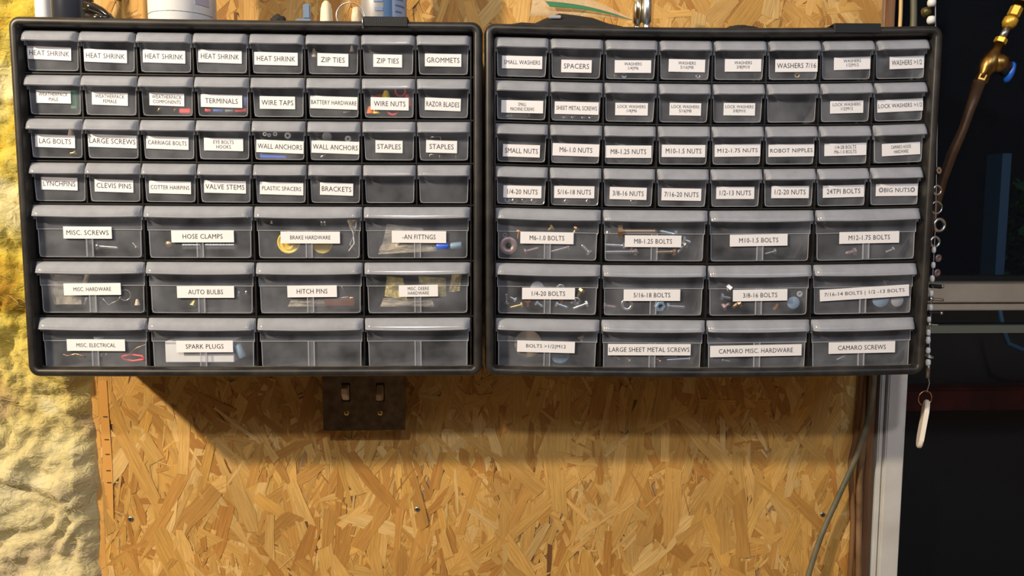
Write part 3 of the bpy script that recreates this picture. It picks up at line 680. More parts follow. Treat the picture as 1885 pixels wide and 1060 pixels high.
# left cabinet, wide drawers
bolt('L', 178, 453, 218, 456, 3.6, 'zinc', 'long bluish bolt lying below the MISC. SCREWS sticker', name='screw')
bolt('L', 252, 456, 244, 446, 2.0, 'steel', 'small dull screw in the right corner of the MISC. SCREWS drawer', name='screw')
for i, (xa, xb) in enumerate(((338, 372), (380, 434))):
    bm = bmesh.new(); pr = []
    a = W_('L', xa, 452, .019); b = W_('L', xb, 452, .019); n_ = 12+6*i; ln = (b-a).length
    for j in range(n_): pr += [(.0048, ln*j/n_), (.0048, ln*(j+.55)/n_), (.0042, ln*(j+.6)/n_), (.0042, ln*(j+.95)/n_)]
    lathe(bm, [(.0038, 0)]+pr+[(.0038, ln), (.0038, 0)], a, b-a, 14)
    bmo('hose_clamp', bm, M['zinc'], label=('shorter', 'longer')[i]+' slotted hose clamp band below the HOSE CLAMPS sticker', category='hose clamp')
disc('L', 312, 449, 6, 'bronze', 'round bronze clamp screw head left in the HOSE CLAMPS drawer', 0, name='clamp_screw', cat='screw', th=.003)
for i, (x, y, r) in enumerate(((532, 446, 21), (594, 448, 19))):
    c = W_('L', x, y, .022+.004*i); bm = bmesh.new(); R = r*PXM
    lathe(bm, [(0, .003), (R*.22, .003), (R*.26, .0012), (R*.5, .0012), (R*.55, .0026), (R*.66, .0026), (R*.7, .0014), (R*.85, .0014), (R*.9, .0028), (R, .0022), (R, 0), (0, 0)], c, NRM('L'), 32)
    bmo('bleeder_cap', bm, M['yellow'], label=('larger yellow round cap left of the rib', 'smaller yellow round cap right of the rib')[i]+', BRAKE HARDWARE drawer', category='cap')
cone('L', 500, 412, 2.4, 6, 'beige', 'tiny pale clip at the upper left of the BRAKE HARDWARE drawer', name='clip')
for i, x in enumerate((592, 598)): rod('L', x, 415, x, 407, 2, 'zinc', ('left', 'right')[i]+' shiny steel pin above the BRAKE HARDWARE sticker', 'steel_pin', 'pin')
wire('L', [(640, 406), (650, 428), (652, 448), (642, 462)], 1.0, 'white', 'pale wire spring clip at the right of the BRAKE HARDWARE drawer', 'spring_clip', 'clip')
wire('L', [(656, 408), (654, 426), (644, 450), (656, 462)], .9, 'zinc', 'shiny wire spring clip crossing the pale one, BRAKE HARDWARE drawer', 'spring_clip', 'clip')
sheet('L', [(640, 404), (658, 404), (656, 424), (644, 422)], 'beige', 'small beige tag at the upper right of the BRAKE HARDWARE drawer', 'paper_tag', 'tag')
sheet('L', [(712, 412), (778, 420), (800, 462), (700, 466)], 'bag', 'beige tinted bag filling the middle of the FITTNGS drawer', seed=3)
sheet('L', [(700, 452), (790, 432), (806, 462), (696, 468)], 'bag', 'folded lower bag lying in front in the FITTNGS drawer', seed=4)
rod('L', 803, 453, 826, 453, 7.5, 'blue', 'left half of blue anodised fitting, FITTNGS drawer', 'hose_fitting', 'fitting')
rod('L', 829, 453, 850, 451, 6.5, 'bluegrey', 'pale blue anodised fitting at the right end of the FITTNGS drawer', 'hose_fitting', 'fitting')
sheet('L', [(92, 504), (150, 508), (150, 560), (98, 560)], 'bag', 'clear bag at the left of the MISC. HARDWARE drawer', seed=6)
rod('L', 156, 522, 161, 505, 4, 'beige', 'beige pin standing above the MISC. HARDWARE sticker', 'dowel_pin', 'pin')
wring('L', 230, 543, 10, .9, 'steel', 'round wire ring at the right of the MISC. HARDWARE drawer', 'wire_ring', 'ring')
wire('L', [(186, 546), (200, 561), (218, 552), (222, 546)], .9, 'steel', 'bent wire clip below the right of the MISC. HARDWARE sticker', 'wire_clip', 'clip')
wire('L', [(184, 560), (190, 548), (178, 545)], .8, 'steel', 'short hooked wire beside the rib, MISC. HARDWARE drawer', 'wire_hook', 'hook')
rod('L', 155, 560, 160, 547, 1.6, 'zinc', 'shiny pin left of the rib in the MISC. HARDWARE drawer', 'steel_pin', 'pin')
cone('L', 253, 562, 5, 12, 'beige', 'pale cone shaped bushing at the right corner of the MISC. HARDWARE drawer', name='bushing')
cone('L', 354, 562, 6, 14, 'brass', 'brassy bulb base left of the rib in the AUTO BULBS drawer', name='bulb', axis=(.4, 0, .9))
rod('L', 438, 545, 440, 536, 2.2, 'zinc', 'left small glinting bulb at the right of the AUTO BULBS drawer', 'bulb', 'bulb')
rod('L', 452, 542, 454, 535, 2, 'zinc', 'right small glinting bulb at the right of the AUTO BULBS drawer', 'bulb', 'bulb')
block('L', 597, 550, 652, 563, 'copper', 'bright copper pin bundle below right of the HITCH PINS sticker', 'copper_pin', 'pin', dep=.008)
rod('L', 618, 549, 642, 547, 2.6, 'steel', 'steel hitch pin lying on the copper ones', 'hitch_pin', 'pin', off=.018)
rod('L', 644, 549, 651, 548, 3.8, 'copper', 'short copper pin head right of the steel hitch pin', 'copper_pin', 'pin', off=.018)
rod('L', 634, 540, 629, 526, .8, 'copper', 'thin upright copper wire above the hitch pins', 'copper_wire', 'wire')
sheet('L', [(535, 552), (598, 552), (600, 564), (530, 564)], 'bag', 'pinkish clear bag low in the HITCH PINS drawer', seed=8)
sheet('L', [(712, 508), (742, 512), (750, 552), (708, 545)], 'bag_yellow', 'yellowed bag left of the DEERE sticker'.replace('DEERE', 'two line HARDWARE'), seed=9)
sheet('L', [(770, 508), (820, 512), (822, 545), (775, 548)], 'bag_yellow', 'yellowed bag behind the right end of the two line HARDWARE sticker', seed=10)
sheet('L', [(832, 504), (850, 504), (846, 535), (826, 538)], 'bag_yellow', 'small yellowed bag at the right corner of the two line HARDWARE drawer', seed=11)
sheet('L', [(706, 548), (795, 549), (800, 564), (700, 564)], 'bag', 'flat clear bag on the floor of the two line HARDWARE drawer', seed=12)
wire('L', [(116, 652), (124, 655), (140, 651), (156, 656)], 1.3, 'copper', 'copper coloured wire left of the rib, MISC. ELECTRICAL drawer', 'copper_wire', 'wire')
wire('L', [(225, 656), (240, 652), (262, 655), (266, 661), (245, 664), (228, 661), (225, 656)], 1.8, 'red', 'red wire loop at the lower right of the MISC. ELECTRICAL drawer', 'red_wire', 'wire')
wire('L', [(238, 650), (252, 640), (268, 634)], 1.0, 'bronze', 'dark thin wire rising right of the MISC. ELECTRICAL sticker', 'thin_wire', 'wire')
cone('L', 182, 620, 9, -16, 'grey', 'grey wedge shaped plug above the MISC. ELECTRICAL sticker', name='plug')
rod('L', 186, 656, 187, 650, 2, 'zinc', 'left shiny tab beside the rib, MISC. ELECTRICAL drawer', 'metal_tab', 'tab')
rod('L', 195, 655, 196, 650, 2, 'zinc', 'right shiny tab beside the rib, MISC. ELECTRICAL drawer', 'metal_tab', 'tab')
block('L', 305, 628, 430, 667, 'card', 'white cardboard box filling the SPARK PLUGS drawer', 'cardboard_box', 'box', dep=.03)
rod('L', 436, 634, 448, 658, 7, 'bluegrey', 'blue grey boot right of the white box in the SPARK PLUGS drawer', 'plug_boot', 'boot')
# right cabinet, small drawers
nut('R', 1132, 140, 3, 'zinc', 'tiny shiny washer stack at the left below the 1/4 WASHERS sticker')
disc('R', 1149, 139, 5, 'bluegrey', 'bluish washer below the 1/4 WASHERS sticker', name='washer')
disc('R', 1285, 140, 5, 'steel', 'grey washer at the lower right of the 5/16 WASHERS drawer')
disc('R', 1467, 138, 6, 'brass', 'brass tinted washer below the 7/16 WASHERS sticker')
bolt('R', 943, 213, 930, 214, 1.6, 'steel', 'left tiny screw below the MACHINE SCREWS sticker', name='screw'); bolt('R', 974, 208, 974, 215, 1.5, 'zinc', 'right tiny upright screw below the MACHINE SCREWS sticker', name='screw')
for i, (x, y, a, b, m) in enumerate(((1052, 217, 1062, 211, 'zinc'), (1084, 218, 1092, 212, 'zinc'), (1070, 217, 1078, 216, 'steel'), (1036, 217, 1044, 214, 'steel'))):
    bolt('R', x, y, a, b, 1.8, m, ('shiny screw left of centre', 'shiny screw at the right', 'dull screw in the middle', 'dull screw at the far left')[i]+' below the SHEET METAL SCREWS sticker', name='screw')
disc('R', 1145, 283, 18, 'steel', 'large round washer standing behind the M8-1.25 NUTS sticker', .7, off=.03)
for i, x in enumerate((933, 947, 965, 982)):
    nut('R', x, 367+(i % 2), 6, ('bluegrey', 'zinc', 'steel', 'zinc')[i], ('leftmost bluish', 'second, shiny', 'third, dull', 'rightmost shiny')[i]+' nut below the 1/4-20 NUTS sticker')
for i, x in enumerate((1042, 1082)): nut('R', x, 370, 5, 'steel', ('left', 'right')[i]+' dull nut below the 5/16-18 NUTS sticker')
nut('R', 1165, 369, 7, 'steel', 'dull nut below the 3/8-16 NUTS sticker')
# right cabinet, wide drawers
disc('R', 936, 452, 17, 'mauve', 'large tarnished washer at the left of the M6-1.0 BOLTS drawer', .34, th=.002)
nut('R', 929, 432, 5, 'mauve', 'small tarnished nut above the large washer, M6-1.0 BOLTS drawer')
for a in (('R', 956, 423, 953, 440, 3, 'copper', 'orange bolt standing left of the M6-1.0 BOLTS sticker'), ('R', 1018, 417, 1008, 424, 3.2, 'brass', 'brassy bolt head above the M6-1.0 BOLTS sticker'), ('R', 1062, 418, 1056, 430, 3.2, 'bronze', 'bronze bolt above right of the M6-1.0 BOLTS sticker'), ('R', 1048, 454, 1014, 463, 3, 'steel', 'grey bolt lying right of the rib, M6-1.0 BOLTS drawer'), ('R', 1086, 466, 1070, 450, 3.4, 'zinc', 'shiny bolt in the lower right corner of the M6-1.0 BOLTS drawer'), ('R', 965, 463, 992, 456, 3, 'mauve', 'reddish bolt left of the rib, M6-1.0 BOLTS drawer'),
          ('R', 1136, 426, 1210, 426, 7, 'bronze', 'long bronze threaded bolt above the M8-1.25 BOLTS sticker'), ('R', 1245, 432, 1214, 425, 4.5, 'zinc', 'bright bolt above the right end of the M8-1.25 BOLTS sticker'), ('R', 1255, 440, 1272, 446, 4, 'zinc', 'bluish threaded bolt end right of the M8-1.25 BOLTS sticker'), ('R', 1150, 452, 1112, 450, 3.4, 'zinc', 'thin shiny bolt below left of the M8-1.25 BOLTS sticker'), ('R', 1172, 463, 1112, 464, 4.4, 'steel', 'grey threaded bolt on the floor left of the rib, M8-1.25 BOLTS drawer'), ('R', 1161, 455, 1176, 466, 3, 'copper', 'short copper coloured bolt left of the rib, M8-1.25 BOLTS drawer'), ('R', 1243, 463, 1206, 464, 4.2, 'bronze', 'bronze threaded bolt right of the rib, M8-1.25 BOLTS drawer'), ('R', 1262, 448, 1246, 466, 4, 'steel', 'pale bolt leaning at the right of the M8-1.25 BOLTS drawer'), ('R', 1118, 425, 1114, 445, 4, 'steel', 'grey bolt leaning at the left of the M8-1.25 BOLTS drawer'),
          ('R', 1428, 462, 1408, 467, 3, 'steel', 'faint grey bolt right of the rib in the M10-1.5 BOLTS drawer'), ('R', 1575, 462, 1556, 466, 4, 'mauve', 'faint reddish bolt left of the rib in the M12-1.75 BOLTS drawer'), ('R', 1645, 458, 1630, 464, 3, 'steel', 'faint grey bolt at the right of the M12-1.75 BOLTS drawer'),
          ('R', 932, 560, 932, 540, 3, 'zinc', 'shiny upright bolt at the far left of the 1/4-20 BOLTS drawer'), ('R', 950, 552, 938, 546, 2.6, 'zinc', 'small bolt left of the 1/4-20 BOLTS sticker'), ('R', 962, 560, 938, 566, 2.8, 'brass', 'brassy bolt lying at the lower left of the 1/4-20 BOLTS drawer'), ('R', 971, 552, 972, 566, 3.2, 'copper', 'copper bolt standing below the 1/4-20 BOLTS sticker'), ('R', 986, 555, 1000, 565, 3.4, 'zinc', 'bright bolt just left of the rib, 1/4-20 BOLTS drawer'), ('R', 1022, 558, 1046, 566, 3.4, 'zinc', 'bright threaded bolt just right of the rib, 1/4-20 BOLTS drawer'), ('R', 1082, 558, 1054, 568, 3.6, 'zinc', 'large bright bolt at the lower right of the 1/4-20 BOLTS drawer'), ('R', 1072, 532, 1062, 546, 3.6, 'brass', 'brass bolt slanting right of the 1/4-20 BOLTS sticker'), ('R', 1032, 550, 1034, 560, 3, 'bronze', 'round brown bolt head below the right of the 1/4-20 BOLTS sticker'), ('R', 1060, 552, 1050, 558, 3.4, 'steel', 'grey bolt in the heap below the right end of the 1/4-20 BOLTS sticker'),
          ('R', 1226, 563, 1262, 565, 4, 'steel', 'dull threaded bolt right of the rib in the 5/16-18 BOLTS drawer'), ('R', 1110, 562, 1134, 565, 3.4, 'mauve', 'dark bolt at the left of the 5/16-18 BOLTS drawer'),
          ('R', 1346, 528, 1338, 536, 5.5, 'steel', 'rounded bolt above left of the 3/8-16 BOLTS sticker'), ('R', 1326, 545, 1346, 549, 3.6, 'steel', 'grey bolt left of the 3/8-16 BOLTS sticker'), ('R', 1362, 556, 1348, 566, 5, 'bronze', 'bronze bolt below the left of the 3/8-16 BOLTS sticker'), ('R', 1330, 566, 1344, 558, 4, 'mauve', 'dark bolt in the lower left corner of the 3/8-16 BOLTS drawer'), ('R', 1424, 562, 1432, 568, 4, 'brass', 'bright brass bolt below the right of the 3/8-16 BOLTS sticker'),
          ('R', 1629, 515, 1629, 524, 3.4, 'zinc', 'small upright bolt above the 1/2 -13 BOLTS sticker')):
    bolt(*a)
disc('R', 989, 530, 13, 'grey', 'grey round washer peeking above the 1/4-20 BOLTS sticker', 0); disc('R', 1032, 530, 8, 'steel', 'smaller dull washer peeking above the 1/4-20 BOLTS sticker', .3)
disc('R', 1061, 554, 8, 'steel', 'grey washer in the heap right of the rib, 1/4-20 BOLTS drawer', .3)
disc('R', 1154, 560, 12, 'zinc', 'bright ring washer below the left of the 5/16-18 BOLTS sticker', .55, th=.002)
nut('R', 1213, 562, 11, 'bluegrey', 'pale blue nut right of the rib in the 5/16-18 BOLTS drawer')
disc('R', 1460, 557, 12, 'bluegrey', 'round pale disc below right of the 3/8-16 BOLTS sticker', 0); disc('R', 1472, 541, 6, 'grey', 'small round grey disc right of the 3/8-16 BOLTS sticker', .2)
disc('R', 1620, 550, 16, 'bluegrey', 'pale blue disc below the 1/2 -13 BOLTS sticker', 0, th=.002); disc('R', 1651, 553, 12, 'grey', 'dim grey disc right of the pale blue one, 1/2 -13 BOLTS drawer', 0)
disc('R', 972, 632, 27, 'beige', 'large pale round disc standing behind the M12 BOLTS sticker', .0, off=.034, th=.004); disc('R', 1031, 652, 18, 'bluegrey', 'pale blue round disc right of the rib in the M12 BOLTS drawer', 0, off=.026)
bolt('R', 1068, 618, 1072, 630, 3.6, 'steel', 'dull bolt above right of the M12 BOLTS sticker')
for i, (x0, y0, x1, y1, m) in enumerate(((1270, 660, 1228, 662, 'zinc'), (1216, 665, 1208, 660, 'copper'), (1130, 655, 1142, 662, 'steel'), (1160, 664, 1150, 656, 'bronze'), (1245, 655, 1222, 657, 'steel'))):
    bolt('R', x0, y0, x1, y1, 2.2, m, ('long shiny screw at the right', 'orange screw right of the rib', 'grey screw at the left', 'bronze screw left of the rib', 'grey screw behind the long shiny one')[i]+', LARGE SHEET METAL SCREWS drawer', name='screw')
bolt('R', 1328, 662, 1345, 665, 2.4, 'steel', 'faint grey screw left of the rib, MISC. HARDWARE drawer of the right cabinet', name='screw')
bolt('R', 1555, 655, 1540, 662, 2.2, 'steel', 'faint grey screw left of the rib in the bottom right corner drawer', name='screw')
# ------------------------------------------------------------------ switch plate under the left cabinet
M['chrome'] = mottle(mat('worn_chrome', (.5, .5, .5), .14, 1), 90, (.20, .20, .20), (.36, .36, .36), .35, .7, 7)
M['ivory'] = mat('ivory_toggle', (.62, .48, .32), .35)
YS = -.034
def sp(x, y, Y=YS): return at(x, y, Y)
sw = thing('light_switch', 'worn chrome double toggle switch box on the board under the left cabinet', 'light switch', sp(670, 720, 0))
def under(name, bm, m, p, **t):
    bmesh.ops.transform(bm, matrix=Matrix.Translation(-sw.location), verts=bm.verts[:]); return bmo(name, bm, m, p, **t)
a = sp(596, 792); b = sp(743, 640); zc_ = b.z
bm = bmesh.new(); bx(bm, (a.x+.001, YS+.002, a.z+.001), (b.x-.001, -.0016, zc_)); bmesh.ops.bevel(bm, geom=bm.edges[:], offset=.003, segments=3, affect='EDGES')
under('switch_box', bm, M['chrome'], sw)
bm = bmesh.new(); bx(bm, (a.x-.0008, YS, a.z-.0008), (b.x+.0008, YS+.0022, zc_)); bmesh.ops.bevel(bm, geom=bm.edges[:], offset=.0009, segments=2, affect='EDGES')
pl = under('cover_plate', bm, M['chrome'], sw)
for (tx, ty, up) in ((637, 722, 1), (700, 722, 0)):
    bm = bmesh.new(); c = sp(tx, ty); bx(bm, (c.x-.0056, YS-.0008, c.z-.0125), (c.x+.0056, YS+.0004, c.z+.0125)); bmesh.ops.bevel(bm, geom=bm.edges[:], offset=.0004, segments=1, affect='EDGES'); under('toggle_slot', bm, M['black_inner'], sw)
    bm = bmesh.new(); s = 1 if up else -1
    z0 = c.z
    vs8 = [bm.verts.new(q) for q in ((c.x-.0046, YS-.0006, z0-.0105), (c.x+.0046, YS-.0006, z0-.0105), (c.x+.0046, YS-.0006, z0+.0105), (c.x-.0046, YS-.0006, z0+.0105), (c.x-.0038, YS-.013, z0+s*.004-.004), (c.x+.0038, YS-.013, z0+s*.004-.004), (c.x+.0038, YS-.013, z0+s*.004+.004), (c.x-.0038, YS-.013, z0+s*.004+.004))]
    for f in ((0, 1, 2, 3), (4, 5, 6, 7), (0, 1, 5, 4), (1, 2, 6, 5), (2, 3, 7, 6), (3, 0, 4, 7)): bm.faces.new([vs8[i] for i in f])
    bmesh.ops.bevel(bm, geom=bm.edges[:], offset=.0009, segments=2, affect='EDGES'); under('toggle', bm, M['ivory'], sw)
def screw_head(c, r, m, parent=None, name='plate_screw', tr=None, **t):
    bm = bmesh.new(); lathe(bm, [(0, .0011), (r*.5, .0010), (r*.9, .0005), (r, 0), (0, 0)], c, (0, -1, 0), 18)
    bx(bm, (c.x-r*.7, c.y-.0014, c.z-r*.12), (c.x+r*.7, c.y-.0009, c.z+r*.12), 1); bx(bm, (c.x-r*.12, c.y-.0014, c.z-r*.7), (c.x+r*.12, c.y-.0009, c.z+r*.7), 1)
    if tr: bmesh.ops.transform(bm, matrix=Matrix.Translation(tr), verts=bm.verts[:])
    return bmo(name, bm, [m, M['black_inner']], parent, **t)
for x in (638, 700): screw_head(sp(x, 760), .0034, M['brass'], sw, tr=-sw.location)
for x, y, l in ((240, 955, 'dark screw at the lower left of the board near the insulation'), (768, 937, 'dark screw in the middle of the board below the switch'), (1514, 947, 'dark screw at the lower right of the board beside the slanting hose')):
    screw_head(at(x, y, -.0022), .0036, M['steel'], name='drywall_screw', label=l, category='screw')

# ------------------------------------------------------------------ tabs taped on the frames
def tab(k, x0, x1, y0, y1, writing):
    a = loc(k, x0, y1, -.0008); b = loc(k, x1, y0, -.0008); bm = bmesh.new(); bx(bm, (a.x, -.0010, a.z), (b.x, .004, b.z)); bx(bm, (a.x, .0005, b.z-.001), (b.x, .03, b.z+.0004))
    bmesh.ops.bevel(bm, geom=bm.edges[:], offset=.0004, segments=1, affect='EDGES')
    t = bmo('black_tape', bm, M['black_inner'], CAB[k])
    if writing:
        bm = bmesh.new(); rj = random.Random(3); x = a.x+.003; zm = (a.z+b.z)/2+.001
        while x < b.x-.003:
            h = rj.uniform(.0012, .0024); bx(bm, (x, -.0013, zm-h), (x+.0005, -.0010, zm+h)); bx(bm, (x, -.0013, zm+h-.0005), (x+.0012, -.0010, zm+h)); x += rj.uniform(.0018, .0028)
        bmo('embossed_writing', bm, M['black_dusty'], t)
tab('L', 667, 750, 31, 48, True); tab('R', 1536, 1622, 43, 60, False)

# ------------------------------------------------------------------ things standing on the cabinets
def top(k, px, Y, lift=.0006):
    P = at(px, 30, Y); c = CABS[k]; l = c['Mi'] @ P; q = c['M'] @ Vector((l.x, l.y, CH+sag(k, l.x)-.0015+lift)); return Vector((P.x, Y, q.z))
def can(name, k, x0, x1, Y, prof, m, label, cat):
    a = top(k, x0, Y); b = top(k, x1, Y); c = (a+b)/2; r = (b.x-a.x)/2
    t = thing(name, label, cat, c); bm = bmesh.new(); lathe(bm, [(q*r, h) for q, h in prof], (0, 0, 0), (0, 0, 1), 40); bmo('body', bm, m, t); return t, r
# bottles at the left end
can('white_bottle', 'L', 67, 97, -.07, [(0, 0), (.95, 0), (1, .003), (1, .07), (.6, .085), (.6, .10), (0, .10)], M['white'], 'narrow white bottle on the left cabinet, beside the black can', 'bottle')
t, r = can('spray_can', 'L', 99, 170, -.085, [(0, 0), (.95, 0), (1, .003), (1, .10), (.8, .115), (.5, .118), (.5, .14), (0, .14)], mat('dark_can_paint', (.02, .025, .04), .25), 'dark spray can at the left end of the left cabinet', 'can')
# curved black glossy strap
bm = bmesh.new(); c = top('L', 188, -.06)
pts = [top('L', 158, -.14)+Vector((0, 0, .018)), top('L', 172, -.14)+Vector((0, 0, .016)), top('L', 188, -.14)+Vector((0, 0, .012)), top('L', 203, -.14)+Vector((0, 0, .005)), top('L', 212, -.14)+Vector((0, 0, .0025))]
tube(bm, pts, [.006, .006, .005, .004, .0022], 12); tube(bm, [top('L', 160, -.14)+Vector((0, 0, .0052)), top('L', 205, -.14)+Vector((0, 0, .0052))], .005, 10)
bmo('plier_handle', bm, mat('glossy_black_grip', (.015, .013, .012), .15, coat=.5), label='glossy black tool grip sloping down right of the dark spray can', category='tool')
# white can with label
t, r = can('white_can', 'L', 277, 396, -.105, [(0, 0), (.93, 0), (.97, .002), (.97, .008), (1, .010), (1, .13), (.9, .14), (0, .14)], M['white'], 'wide white can with a small red mark, on the left cabinet', 'can')
def wrap(t, r, a0, a1, z0, z1, m, name='paper_label', lift=.0004):
    bm = bmesh.new(); n = 14
    o = [[], []]; i_ = [[], []]
    for i in range(n+1):
        a = a0+(a1-a0)*i/n
        for q, rr in ((o, r+lift), (i_, r+lift*.3)):
            q[0].append(bm.verts.new((rr*math.sin(a), -rr*math.cos(a), z0))); q[1].append(bm.verts.new((rr*math.sin(a), -rr*math.cos(a), z1)))
    for i in range(n):
        bm.faces.new((o[0][i], o[0][i+1], o[1][i+1], o[1][i])); bm.faces.new((i_[0][i], i_[0][i+1], i_[1][i+1], i_[1][i]))
        bm.faces.new((o[0][i], o[0][i+1], i_[0][i+1], i_[0][i])); bm.faces.new((o[1][i], o[1][i+1], i_[1][i+1], i_[1][i]))
    for i in (0, n): bm.faces.new((o[0][i], o[1][i], i_[1][i], i_[0][i]))
    return bmo(name, bm, m, t)
wrap(t, r, .42, .62, .0335, .06, mat('label_red', (.6, .05, .05), .4), 'red_mark', .0005)
wrap(t, r, .42, .60, .0300, .0318, M['ink'], 'small_print', .0005)
wrap(t, r, .72, 1.2, .024, .07, mat('label_lilac', (.45, .42, .52), .4), 'side_label', .0005)
wrap(t, r, -1.2, 1.4, .0145, .0152, M['grey'], 'seam', .0005)
# spray can with blue label
t, r = can('spray_can', 'L', 663, 749, -.08, [(0, 0), (.94, 0), (1, .003), (1, .13), (.8, .145), (.4, .15), (0, .15)], mat('silver_can', (.62, .64, .68), .3, .7), 'silver and blue spray can on the right end of the left cabinet', 'can')
wrap(t, r, .12, .48, .006, .06, mat('label_blue', (.05, .12, .26), .4), 'blue_panel'); wrap(t, r, .50, 1.35, .006, .06, mat('label_pale_blue', (.32, .42, .62), .4), 'pale_panel')
for i in range(6): wrap(t, r, .62, 1.15-.1*(i % 3), .012+i*.007, .0138+i*.007, mat('print_blue', (.12, .2, .38), .5) if i == 0 else bpy.data.materials['print_blue'], 'print_line', .0008)
for i in range(4): wrap(t, r, -.28+.05*(i % 2), .10, .016+i*.010, .020+i*.010, bpy.data.materials['print_blue'], 'print_line', .0008)
# small bits between the cans
def lump(name, k, px, Y, sx, sy, sz, m, label, cat, seed=1, rz=0, amp=.35, sub=4, lift=None):
    bm = bmesh.new(); bmesh.ops.create_icosphere(bm, subdivisions=sub, radius=1)
    for v in bm.verts:
        n = 1+amp*noise.fractal(v.co*1.6+Vector((seed, seed*2, 0)), .6, 2, 4); v.co = Vector((v.co.x*sx*n, v.co.y*sy*n, max(v.co.z*n, -.55)*sz))
    zmin = min(v.co.z for v in bm.verts); c = top(k, px, Y)
    bmesh.ops.transform(bm, matrix=Matrix.Translation(c-Vector((0, 0, zmin))) @ Matrix.Rotation(rz, 4, 'Y'), verts=bm.verts[:])
    return bmo(name, bm, m, smooth=True, label=label, category=cat)
M['rag'] = mat('black_cloth', (.012, .012, .013), .8)
lump('rubber_grommet', 'L', 512, -.150, .008, .005, .006, M['rag'], 'small black lump on the left cabinet left of the clear clip', 'grommet', 2, sub=3)
def glass_bit(): return clear('clear_acrylic', .45, (.45, .55, .7), .08)
bm = bmesh.new(); c = top('L', 557, -.150)
bx(bm, (c.x-.008, c.y, c.z), (c.x+.009, c.y+.008, c.z+.006)); bx(bm, (c.x, c.y+.001, c.z+.006), (c.x+.008, c.y+.006, c.z+.022)); bmesh.ops.bevel(bm, geom=bm.edges[:], offset=.001, segments=2, affect='EDGES')
bmo('plastic_clip', bm, mat('blue_grey_clip', (.18, .25, .36), .15, coat=.5), label='small blue grey plastic clip standing between the white can and the candle end', category='clip')
bm = bmesh.new(); c = top('L', 601, -.150); lathe(bm, [(0, 0), (.0078, 0), (.007, .003), (.0062, .016), (.0045, .022), (.002, .025), (0, .0255)], c, (0, 0, 1), 18)
bmo('glue_tip', bm, mat('cream_wax', (.80, .70, .48), .4), smooth=True, label='cream coloured nozzle tip standing left of the wire ring', category='nozzle')
lump('bottle_cap', 'L', 656, -.142, .0060, .005, .014, mat('cream_cap', (.62, .50, .34), .45), 'cream lump behind the wire ring, left of the silver can', 'cap', 5, amp=.12, sub=3)
wr = thing('wire_ring', 'shiny wire ring standing on the cabinet in front of the silver and blue can', 'ring', top('L', 645, -.13))
bm = bmesh.new(); ringm(bm, Vector((0, 0, .0135)), .0155, .0007, (0.1, -1, 0), 40); bmo('hoop', bm, M['zinc'], wr)
bm = bmesh.new(); p0 = top('L', 664, -.13); p1 = CABS['L']['M'] @ loc('L', 667, 36, -.0018); p2 = CABS['L']['M'] @ loc('L', 668, 52, -.0018)
tube(bm, [p0-wr.location+Vector((0, 0, .004)), p1-wr.location+Vector((0, .004, .006)), p1-wr.location, p2-wr.location], .0006, 8); bmo('wire_tail', bm, M['zinc'], wr)
# right cabinet top
bm = bmesh.new()
P = [(930, 0), (938, 5), (960, 6.5), (985, 7), (1002, 10), (1030, 15), (1060, 13.5), (1090, 12), (1120, 8), (1145, 6), (1168, 0)]
fr = []
for Y in (-.145, -.135, -.08, -.07):
    sc = 1 if Y in (-.135, -.08) else .6
    fr.append([(top('R', x, Y)+Vector((0, 0, h*sc*.00062*2.2+(0 if h == 0 else .0012*noise.noise(Vector((x*.05, Y*40, 2))))))) for x, h in P])
g = [[bm.verts.new(p) for p in row] for row in fr]; bt = [[bm.verts.new((p.x, p.y, top('R', 1000, p.y).z)) for p in row] for row in fr]
for i in range(3):
    for j in range(len(P)-1): bm.faces.new((g[i][j], g[i][j+1], g[i+1][j+1], g[i+1][j])); bm.faces.new((bt[i][j], bt[i][j+1], bt[i+1][j+1], bt[i+1][j]))
for i in (0, 3):
    for j in range(len(P)-1): bm.faces.new((g[i][j], g[i][j+1], bt[i][j+1], bt[i][j]))
for j in (0, len(P)-1):
    for i in range(3): bm.faces.new((g[i][j], g[i+1][j], bt[i+1][j], bt[i][j]))
bmesh.ops.subdivide_edges(bm, edges=bm.edges[:], cuts=2, use_grid_fill=True, smooth=.6)
bmesh.ops.remove_doubles(bm, verts=bm.verts[:], dist=.0001)
gl = bmo('work_glove', bm, M['rag'], smooth=True, label='flattened black work glove lying on the left of the right cabinet top', category='glove')
bm = bmesh.new(); a = CABS['R']['M'] @ loc('R', 1012, 33, .014); bx(bm, (-.007, -.001, -.0018), (.007, .001, .0018)); bmesh.ops.bevel(bm, geom=bm.edges[:], offset=.0006, segments=2, affect='EDGES')
a = at(1021, 31, -.1462); bmesh.ops.transform(bm, matrix=Matrix.Translation(a), verts=bm.verts[:]); cl = bmo('velcro_tab', bm, M['grey'], gl)
